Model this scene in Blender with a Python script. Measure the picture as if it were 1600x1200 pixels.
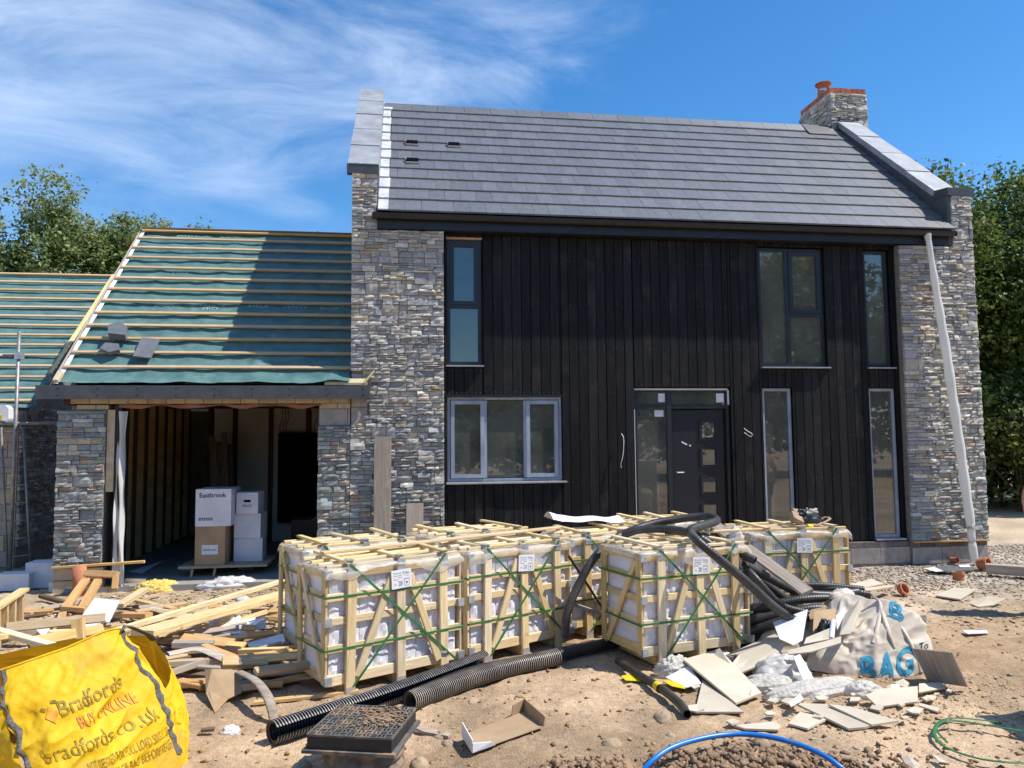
import bpy, math, random
import numpy as np
from mathutils import Vector, Matrix
from mathutils.bvhtree import BVHTree
for _o in list(bpy.data.objects):
    bpy.data.objects.remove(_o)
S = bpy.context.scene
COL = S.collection
R_ = math.radians
# ------------------------------------------------------------------ camera
CAMP = Vector((0.0, -10.0, 1.7778))
RT = Vector((0.99002, -0.14065, -0.00894)); UP = Vector((-0.00156, -0.07436, 0.99723)); FW = Vector((0.14092, 0.98726, 0.07384))
FPX = 1196.19
cd = bpy.data.cameras.new('camera'); cam = bpy.data.objects.new('camera', cd); COL.objects.link(cam)
cd.sensor_width = 36.0; cd.sensor_fit = 'HORIZONTAL'; cd.lens = FPX / 1600 * 36; cd.clip_start = .05; cd.clip_end = 900
cam.matrix_world = Matrix(((RT.x, UP.x, -FW.x, CAMP.x), (RT.y, UP.y, -FW.y, CAMP.y), (RT.z, UP.z, -FW.z, CAMP.z), (0, 0, 0, 1)))
S.camera = cam
# ------------------------------------------------------------------ sky and sun
TOSUN = Vector((1.58, -0.41, 2.38)).normalized()
W = bpy.data.worlds.new('World'); S.world = W; W.use_nodes = True
nt = W.node_tree; nt.nodes.clear()
def wn(t, **k):
    n = nt.nodes.new(t)
    for a, b in k.items(): setattr(n, a, b)
    return n
def wl(a, b): nt.links.new(a, b)
out = wn('ShaderNodeOutputWorld'); bg = wn('ShaderNodeBackground'); bg.inputs[1].default_value = SKY_STRENGTH = 0.15
sky = wn('ShaderNodeTexSky'); sky.sky_type = 'NISHITA'; sky.sun_disc = False
sky.sun_elevation = math.asin(TOSUN.z); sky.sun_rotation = math.atan2(TOSUN.x, TOSUN.y)
sky.altitude = 200; sky.air_density = 1.0; sky.dust_density = 0.25; sky.ozone_density = 3.5
tc = wn('ShaderNodeTexCoord'); sp = wn('ShaderNodeSeparateXYZ'); wl(tc.outputs['Generated'], sp.inputs[0])
def wm(op, a, b=None, c=None):
    n = wn('ShaderNodeMath', operation=op)
    for i, x in enumerate((a, b, c)):
        if x is None: continue
        if isinstance(x, (int, float)): n.inputs[i].default_value = x
        else: wl(x, n.inputs[i])
    return n.outputs[0]
den = wm('ADD', wm('MAXIMUM', sp.outputs[2], 0.0), 0.22)
cu = wm('DIVIDE', sp.outputs[0], den); cv = wm('DIVIDE', sp.outputs[1], den)
cmb = wn('ShaderNodeCombineXYZ'); wl(cu, cmb.inputs[0]); wl(cv, cmb.inputs[1])
def cloud_noise(scale, detail, rough, dist, rot, sc, off):
    mp = wn('ShaderNodeMapping'); mp.inputs['Rotation'].default_value = (0, 0, rot); mp.inputs['Scale'].default_value = sc; mp.inputs['Location'].default_value = off
    wl(cmb.outputs[0], mp.inputs[0])
    n = wn('ShaderNodeTexNoise'); n.inputs['Scale'].default_value = scale; n.inputs['Detail'].default_value = detail
    n.inputs['Roughness'].default_value = rough; n.inputs['Distortion'].default_value = dist
    wl(mp.outputs[0], n.inputs['Vector']); return n.outputs['Fac']
big = cloud_noise(0.8, 3, .5, .3, .3, (1, 1, 1), (CLOUD_X := 3.4, 1.2, 0))
wisp = cloud_noise(2.6, 10, .64, .55, -.35, (.85, 1.6, 1), (1.0, 4.0, 0))
# the cirrus bank lies over the west of the sky, thinning to clear blue in the east
bank = wm('SMOOTH_MAX', wm('MULTIPLY_ADD', cu, -0.30, 0.25), 0.0, 0.2)
bank = wm('MINIMUM', bank, 0.42)
m = wm('ADD', wm('ADD', wm('MULTIPLY', big, .75), wm('MULTIPLY', wisp, .85)), bank)
def puff(px, py, sx, sy, amt):
    # a thicker patch of cirrus in the direction that leaves the lens at this point
    d = (FW + RT * ((px - 800) / FPX) - UP * ((py - 600) / FPX)).normalized(); k = max(d.z, 0) + .22; a, b = d.x / k, d.y / k
    ex = wm('POWER', wm('DIVIDE', wm('SUBTRACT', cu, a), sx), 2.0); ey = wm('POWER', wm('DIVIDE', wm('SUBTRACT', cv, b), sy), 2.0)
    return wm('MULTIPLY', wm('POWER', 2.718, wm('MULTIPLY', wm('ADD', ex, ey), -1.0)), amt)
for pf in ((375, 275, .13, .09, .33), (40, 170, .26, .12, .14), (660, 120, .20, .14, .13), (830, 60, .14, .12, .13), (470, 330, .09, .07, .22)): m = wm('ADD', m, puff(*pf))
mr = wn('ShaderNodeMapRange'); mr.interpolation_type = 'SMOOTHSTEP'; wl(m, mr.inputs[0])
mr.inputs[1].default_value = .98; mr.inputs[2].default_value = 1.62; mr.inputs[3].default_value = 0; mr.inputs[4].default_value = .74
up = wn('ShaderNodeMapRange'); wl(sp.outputs[2], up.inputs[0]); up.inputs[1].default_value = .24; up.inputs[2].default_value = .44; up.inputs[3].default_value = .22
cf = wm('MULTIPLY', mr.outputs[0], up.outputs[0])
hs = wn('ShaderNodeHueSaturation'); hs.inputs['Saturation'].default_value = 1.30; hs.inputs['Value'].default_value = 1.0; wl(sky.outputs[0], hs.inputs['Color'])
mx = wn('ShaderNodeMixRGB'); wl(cf, mx.inputs[0]); wl(hs.outputs[0], mx.inputs[1]); mx.inputs[2].default_value = (6.2, 7.0, 8.2, 1)
wl(mx.outputs[0], bg.inputs[0]); wl(bg.outputs[0], out.inputs[0])
sd = bpy.data.lights.new('sun', 'SUN'); sd.energy = 5.0; sd.angle = R_(.53); sd.color = (1, .955, .88)
sun = bpy.data.objects.new('sun', sd); COL.objects.link(sun)
sun.matrix_world = TOSUN.to_track_quat('Z', 'Y').to_matrix().to_4x4(); sun.location = (30, -12, 40)
S.view_settings.view_transform = 'Standard'; S.view_settings.look = 'None'; S.view_settings.gamma = 1; S.view_settings.use_curve_mapping = False
S.view_settings.exposure = 0.3
S.render.engine = 'CYCLES'
S.cycles.max_bounces = 8; S.cycles.transparent_max_bounces = 16
# ------------------------------------------------------------------ helpers
def ray(u, v): return FW + RT * ((u - 800) / FPX) - UP * ((v - 600) / FPX)
def gp(u, v, Z=0.0):
    d = ray(u, v); t = (Z - CAMP.z) / d.z; return CAMP + d * t
def fp(u, v, Y=0.0):
    d = ray(u, v); t = (Y - CAMP.y) / d.y; return CAMP + d * t
WM = {}
I4 = Matrix.Identity(4)
def wmat(o): return WM.get(o.name, I4) if o else I4
def adopt(o, M, parent=None):
    o.parent = parent
    o.matrix_basis = (wmat(parent).inverted() @ M) if parent else M
    WM[o.name] = M
    return o
def tag(o, label=None, cat=None, group=None, kind=None):
    if label: o['label'] = label
    if cat: o['category'] = cat
    if group: o['group'] = group
    if kind: o['kind'] = kind
    return o
def thing(name, label, cat, loc=(0, 0, 0), rz=0, group=None):
    o = bpy.data.objects.new(name, None); COL.objects.link(o); o.empty_display_size = .2
    adopt(o, Matrix.Translation(loc) @ Matrix.Rotation(rz, 4, 'Z'))
    return tag(o, label, cat, group)
def newobj(name, me, M=I4, parent=None, mat=None):
    if mat is not None and not me.materials: me.materials.append(mat)
    o = bpy.data.objects.new(name, me); COL.objects.link(o)
    return adopt(o, M, parent)
class MB:
    def __init__(s): s.v = []; s.f = []; s.c = []; s.sm = False
    def add(s, vs, fs, col=None):
        b = len(s.v); s.v.extend([tuple(p) for p in vs])
        for f in fs: s.f.append(tuple(i + b for i in f)); s.c.append(col or (1, 1, 1))
        return s
    def box(s, x0, x1, y0, y1, z0, z1, col=None, M=None):
        vs = [(x, y, z) for z in (z0, z1) for y in (y0, y1) for x in (x0, x1)]
        if M is not None: vs = [M @ Vector(p) for p in vs]
        return s.add(vs, [(0, 2, 3, 1), (4, 5, 7, 6), (0, 1, 5, 4), (2, 6, 7, 3), (0, 4, 6, 2), (1, 3, 7, 5)], col)
    def prism(s, prof, h0, h1, axis='X', col=None):
        # closed profile extruded along an axis (profile in the other two axes, in order)
        def P(a, b, h): return {'X': (h, a, b), 'Y': (a, h, b), 'Z': (a, b, h)}[axis]
        n = len(prof)
        vs = [P(a, b, h0) for a, b in prof] + [P(a, b, h1) for a, b in prof]
        fs = [tuple(range(n))[::-1], tuple(range(n, 2 * n))] + [(i, (i + 1) % n, n + (i + 1) % n, n + i) for i in range(n)]
        return s.add(vs, fs, col)
    def cyl(s, p0, p1, r0, r1=None, n=12, cap=True, col=None):
        p0 = Vector(p0); p1 = Vector(p1); r1 = r0 if r1 is None else r1
        d = (p1 - p0).normalized(); a = d.orthogonal().normalized(); b = d.cross(a)
        vs = [p + (a * math.cos(2 * math.pi * i / n) + b * math.sin(2 * math.pi * i / n)) * r for p, r in ((p0, r0), (p1, r1)) for i in range(n)]
        fs = [(i, (i + 1) % n, n + (i + 1) % n, n + i) for i in range(n)]
        if cap: fs += [tuple(range(n))[::-1], tuple(range(n, 2 * n))]
        return s.add(vs, fs, col)
    def grid(s, P, nu, nv, col=None, flip=False):
        vs = [P(i / nu, j / nv) for j in range(nv + 1) for i in range(nu + 1)]; w = nu + 1
        fs = [(j * w + i, j * w + i + 1, (j + 1) * w + i + 1, (j + 1) * w + i) for j in range(nv) for i in range(nu)]
        if flip: fs = [f[::-1] for f in fs]
        return s.add(vs, fs, col)
    def mesh(s, name, mat=None, smooth=False):
        me = bpy.data.meshes.new(name); me.from_pydata(s.v, [], s.f)
        a = me.color_attributes.new('Col', 'FLOAT_COLOR', 'CORNER')
        if s.f:
            n = np.array([len(f) for f in s.f]); c = np.ones((len(s.f), 4), np.float32); c[:, :3] = np.array(s.c, np.float32)
            a.data.foreach_set('color', np.repeat(c, n, axis=0).ravel())
        if smooth: me.polygons.foreach_set('use_smooth', np.ones(len(me.polygons), bool))
        if mat is not None: me.materials.append(mat)
        me.update(); return me
    def build(s, name, mat=None, parent=None, smooth=False, M=I4, kind=None):
        o = newobj(name, s.mesh(name, mat, smooth), M, parent)
        if kind: o['kind'] = kind
        return o
def catmull(pts, ds=.03):
    P = [Vector(p) for p in pts]; P = [P[0] * 2 - P[1]] + P + [P[-1] * 2 - P[-2]]; o = []
    for i in range(1, len(P) - 2):
        n = max(2, int((P[i + 1] - P[i]).length / ds))
        for k in range(n):
            t = k / n; a, b, c, d = P[i - 1:i + 3]
            o.append(.5 * ((2 * b) + (c - a) * t + (2 * a - 5 * b + 4 * c - d) * t * t + (3 * b - a - 3 * c + d) * t ** 3))
    o.append(P[-2]); return o
def resample(L, ds):
    d = [0]
    for a, b in zip(L, L[1:]): d.append(d[-1] + (b - a).length)
    n = max(2, int(d[-1] / ds)); o = []; j = 0
    for i in range(n + 1):
        t = d[-1] * i / n
        while j < len(d) - 2 and d[j + 1] < t: j += 1
        w = (t - d[j]) / max(1e-9, d[j + 1] - d[j]); o.append(L[j].lerp(L[j + 1], min(1, w)))
    return o
def tube_mb(pts, r, n=12, rib=0.0, pitch=.02, mb=None, ribcol=None, a0=0, a1=2 * math.pi, wall=0.0, ds=None, flat=1.0, cap=False, rfun=None):
    mb = mb or MB()
    L = resample(catmull(pts, .02), ds or (pitch / 4 if rib else .03))
    up = Vector((0, 0, 1)); rings = []; closed = abs(a1 - a0 - 2 * math.pi) < 1e-6; m = n if closed else n + 1
    for i, p in enumerate(L):
        t = (L[min(i + 1, len(L) - 1)] - L[max(i - 1, 0)]).normalized()
        a = up - t * up.dot(t)
        if a.length < .05: a = Vector((0, 1, 0)) - t * t.y
        a.normalize(); b = t.cross(a)
        rr = rfun(i / (len(L) - 1)) if rfun else r
        q = rr + (rib if (i % 4) < 2 else 0.0)
        ang = [a0 + (a1 - a0) * k / n for k in range(m)]
        rings.append(([p + (a * math.sin(x) * flat + b * math.cos(x)) * q for x in ang], [p + (a * math.sin(x) * flat + b * math.cos(x)) * (q - wall) for x in ang]))
    def skin(idx, flip):
        vs = [v for rg in rings for v in rg[idx]]; fs = []
        for i in range(len(rings) - 1):
            for k in range(n):
                k2 = (k + 1) % m
                f = (i * m + k, (i + 1) * m + k, (i + 1) * m + k2, i * m + k2)
                fs.append(f if not flip else f[::-1])
        b0 = len(mb.c); mb.add(vs, fs)
        if ribcol and idx == 0:  # rib crests coloured paler: dust, plus sunlit glints painted in
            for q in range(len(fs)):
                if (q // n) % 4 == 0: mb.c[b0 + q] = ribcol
    skin(0, True)
    if wall:
        skin(1, False)
        for rg in (rings[0], rings[-1]):
            mb.add(rg[0] + rg[1], [(k, (k + 1) % m, m + (k + 1) % m, m + k) for k in range(n)])
        if not closed:
            for e in (0, n):
                vs = [rg[0][e] for rg in rings] + [rg[1][e] for rg in rings]; q = len(rings)
                mb.add(vs, [(i, i + 1, q + i + 1, q + i) for i in range(q - 1)])
    elif cap:
        for rg in (rings[0], rings[-1]): mb.add(rg[0], [tuple(range(m))])
    return mb
_bc = {}
def bar_mesh(L, w, t, c, mat):
    k = (round(L, 2), round(w, 3), round(t, 3), mat.name)
    if k in _bc: return _bc[k]
    x, y, z = L / 2, w / 2, t / 2; c = min(c, y * .4, z * .4)
    pr = [(-y + c, -z), (y - c, -z), (y, -z + c), (y, z - c), (y - c, z), (-y + c, z), (-y, z - c), (-y, -z + c)]
    m = MB().prism(pr, -x, x, 'X'); _bc[k] = m.mesh('bar', mat); return _bc[k]
def bar(name, a, b, w, t, mat, parent=None, up=(0, 0, 1), frame=I4, c=.004, roll=0):
    """a timber from a to b (centre line), w wide, t thick along 'up'"""
    a = Vector(a); b = Vector(b); d = b - a; L = d.length; x = d.normalized(); u = Vector(up); z = u - x * u.dot(x)
    if z.length < 1e-3: z = x.orthogonal()
    z.normalize(); y = z.cross(x); p = (a + b) / 2
    M = frame @ Matrix(((x.x, y.x, z.x, p.x), (x.y, y.y, z.y, p.y), (x.z, y.z, z.z, p.z), (0, 0, 0, 1))) @ Matrix.Rotation(roll, 4, 'X')
    return newobj(name, bar_mesh(L, w, t, c, mat), M, parent)
_tc = {}
def text_geo(s, bold=0.0):
    if (s, bold) in _tc: return _tc[(s, bold)]
    cu = bpy.data.curves.new('t', 'FONT'); cu.body = s; cu.size = 1; cu.resolution_u = 3; cu.offset = bold
    o = bpy.data.objects.new('t', cu); COL.objects.link(o)
    dg = bpy.context.evaluated_depsgraph_get(); me = bpy.data.meshes.new_from_object(o.evaluated_get(dg))
    vs = [tuple(v.co) for v in me.vertices]; fs = [tuple(p.vertices) for p in me.polygons]
    bpy.data.objects.remove(o); bpy.data.meshes.remove(me)
    x0 = min(v[0] for v in vs); x1 = max(v[0] for v in vs)
    _tc[(s, bold)] = ([((v[0] - x0) / (x1 - x0), v[1]) for v in vs], fs, x1 - x0); return _tc[(s, bold)]
def text(name, s, P, mat, parent, mb=None, bold=0.0):
    """P(u, v): u in 0..1 along the line, v in cap heights (about .7 = a capital)"""
    vs, fs, w = text_geo(s, bold); m = mb or MB(); m.add([P(u, v) for u, v in vs], fs)
    return m if mb else m.build(name, mat, parent)
# ------------------------------------------------------------------ materials
def pm(name, c1, c2=None, scale=6.0, stretch=(1, 1, 1), rough=.8, spec=.3, bump=0.0, bscale=None, rand=0.0, attr=False, detail=6, lo=.35, hi=.65, metal=0, hue=0.0, dist=.002, spots=None, trans=None, coord='Object', alpha=None):
    m = bpy.data.materials.new(name); m.use_nodes = True; t = m.node_tree; n = t.nodes; b = n['Principled BSDF']; L = t.links.new
    b.inputs['Roughness'].default_value = rough; b.inputs['Specular IOR Level'].default_value = spec; b.inputs['Metallic'].default_value = metal
    tcn = n.new('ShaderNodeTexCoord'); oi = n.new('ShaderNodeObjectInfo')
    off = n.new('ShaderNodeVectorMath'); off.operation = 'MULTIPLY_ADD'
    L(oi.outputs['Random'], off.inputs[0]); off.inputs[1].default_value = (7.3, 11.7, 5.1); L(tcn.outputs[coord], off.inputs[2])
    mp = n.new('ShaderNodeMapping'); mp.inputs['Scale'].default_value = stretch; L(off.outputs[0], mp.inputs[0])
    tx = n.new('ShaderNodeTexNoise'); tx.inputs['Scale'].default_value = scale; tx.inputs['Detail'].default_value = detail; tx.inputs['Roughness'].default_value = .6; L(mp.outputs[0], tx.inputs['Vector'])
    r = n.new('ShaderNodeMapRange'); L(tx.outputs['Fac'], r.inputs[0]); r.inputs[1].default_value = lo; r.inputs[2].default_value = hi
    mix = n.new('ShaderNodeMixRGB'); L(r.outputs[0], mix.inputs[0]); mix.inputs[1].default_value = (*c1, 1); mix.inputs[2].default_value = (*(c2 or c1), 1)
    col = mix.outputs[0]
    if spots:
        sc, sa, scol, lim = spots
        s2 = n.new('ShaderNodeTexNoise'); s2.inputs['Scale'].default_value = sc; s2.inputs['Detail'].default_value = 5; L(off.outputs[0], s2.inputs['Vector'])
        r2 = n.new('ShaderNodeMapRange'); L(s2.outputs['Fac'], r2.inputs[0]); r2.inputs[1].default_value = lim; r2.inputs[2].default_value = lim + .1; r2.inputs[4].default_value = sa
        mm = n.new('ShaderNodeMixRGB'); L(r2.outputs[0], mm.inputs[0]); L(col, mm.inputs[1]); mm.inputs[2].default_value = (*scol, 1); col = mm.outputs[0]
    if attr:
        at = n.new('ShaderNodeAttribute'); at.attribute_name = 'Col'; mm = n.new('ShaderNodeMixRGB'); mm.blend_type = 'MULTIPLY'; mm.inputs[0].default_value = 1
        L(col, mm.inputs[1]); L(at.outputs['Color'], mm.inputs[2]); col = mm.outputs[0]
    if rand or hue:
        h = n.new('ShaderNodeHueSaturation'); L(col, h.inputs['Color'])
        a = n.new('ShaderNodeMapRange'); L(oi.outputs['Random'], a.inputs[0]); a.inputs[3].default_value = 1 - rand; a.inputs[4].default_value = 1 + rand; L(a.outputs[0], h.inputs['Value'])
        if hue:
            wv = n.new('ShaderNodeMath'); wv.operation = 'MULTIPLY'; L(oi.outputs['Random'], wv.inputs[0]); wv.inputs[1].default_value = 17.31
            fr = n.new('ShaderNodeMath'); fr.operation = 'FRACT'; L(wv.outputs[0], fr.inputs[0])
            a2 = n.new('ShaderNodeMapRange'); L(fr.outputs[0], a2.inputs[0]); a2.inputs[3].default_value = 1 - hue; a2.inputs[4].default_value = 1 + hue; L(a2.outputs[0], h.inputs['Saturation'])
        col = h.outputs[0]
    L(col, b.inputs['Base Color'])
    if bump:
        t2 = n.new('ShaderNodeTexNoise'); t2.inputs['Scale'].default_value = bscale or scale * 3; t2.inputs['Detail'].default_value = 5; L(mp.outputs[0], t2.inputs['Vector'])
        bp = n.new('ShaderNodeBump'); bp.inputs['Strength'].default_value = bump; bp.inputs['Distance'].default_value = dist * 5; L(t2.outputs['Fac'], bp.inputs['Height']); L(bp.outputs[0], b.inputs['Normal'])
    if trans:
        tl = n.new('ShaderNodeBsdfTranslucent'); L(col, tl.inputs[0]); ms = n.new('ShaderNodeMixShader'); ms.inputs[0].default_value = trans
        L(b.outputs[0], ms.inputs[1]); L(tl.outputs[0], ms.inputs[2]); sh = ms.outputs[0]
        if alpha:
            tp = n.new('ShaderNodeBsdfTransparent'); m2 = n.new('ShaderNodeMixShader'); m2.inputs[0].default_value = alpha; L(tp.outputs[0], m2.inputs[1]); L(sh, m2.inputs[2]); sh = m2.outputs[0]
        L(sh, n['Material Output'].inputs[0])
    return m
def glass_mat(name, tint=(.80, .82, .78), ior=1.5, dust=.16):
    m = bpy.data.materials.new(name); m.use_nodes = True; t = m.node_tree; n = t.nodes; n.clear(); L = t.links.new
    o = n.new('ShaderNodeOutputMaterial'); g = n.new('ShaderNodeBsdfGlossy'); g.inputs['Roughness'].default_value = .015; g.inputs[0].default_value = (1, 1, 1, 1)
    tr = n.new('ShaderNodeBsdfTransparent'); tr.inputs[0].default_value = (*tint, 1); fr = n.new('ShaderNodeFresnel'); fr.inputs[0].default_value = ior
    ml = n.new('ShaderNodeMath'); ml.operation = 'MULTIPLY_ADD'; L(fr.outputs[0], ml.inputs[0]); ml.inputs[1].default_value = 1.25; ml.inputs[2].default_value = .05
    nz = n.new('ShaderNodeTexNoise'); nz.inputs['Scale'].default_value = 1.3; bp = n.new('ShaderNodeBump'); bp.inputs['Strength'].default_value = .02; L(nz.outputs['Fac'], bp.inputs['Height']); L(bp.outputs[0], g.inputs['Normal'])
    ms = n.new('ShaderNodeMixShader'); L(ml.outputs[0], ms.inputs[0]); L(tr.outputs[0], ms.inputs[1]); L(g.outputs[0], ms.inputs[2]); df = n.new('ShaderNodeBsdfDiffuse'); df.inputs[0].default_value = (.44, .45, .40, 1); dn = n.new('ShaderNodeTexNoise'); dn.inputs['Scale'].default_value = 2.6; dn.inputs['Detail'].default_value = 6
    tcn = n.new('ShaderNodeTexCoord'); L(tcn.outputs['Object'], dn.inputs['Vector']); dr = n.new('ShaderNodeMapRange'); L(dn.outputs['Fac'], dr.inputs[0]); dr.inputs[1].default_value = .3; dr.inputs[2].default_value = .75; dr.inputs[3].default_value = dust * .6; dr.inputs[4].default_value = dust * 1.5
    m3 = n.new('ShaderNodeMixShader'); L(dr.outputs[0], m3.inputs[0]); L(ms.outputs[0], m3.inputs[1]); L(df.outputs[0], m3.inputs[2]); L(m3.outputs[0], o.inputs[0]); return m
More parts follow.
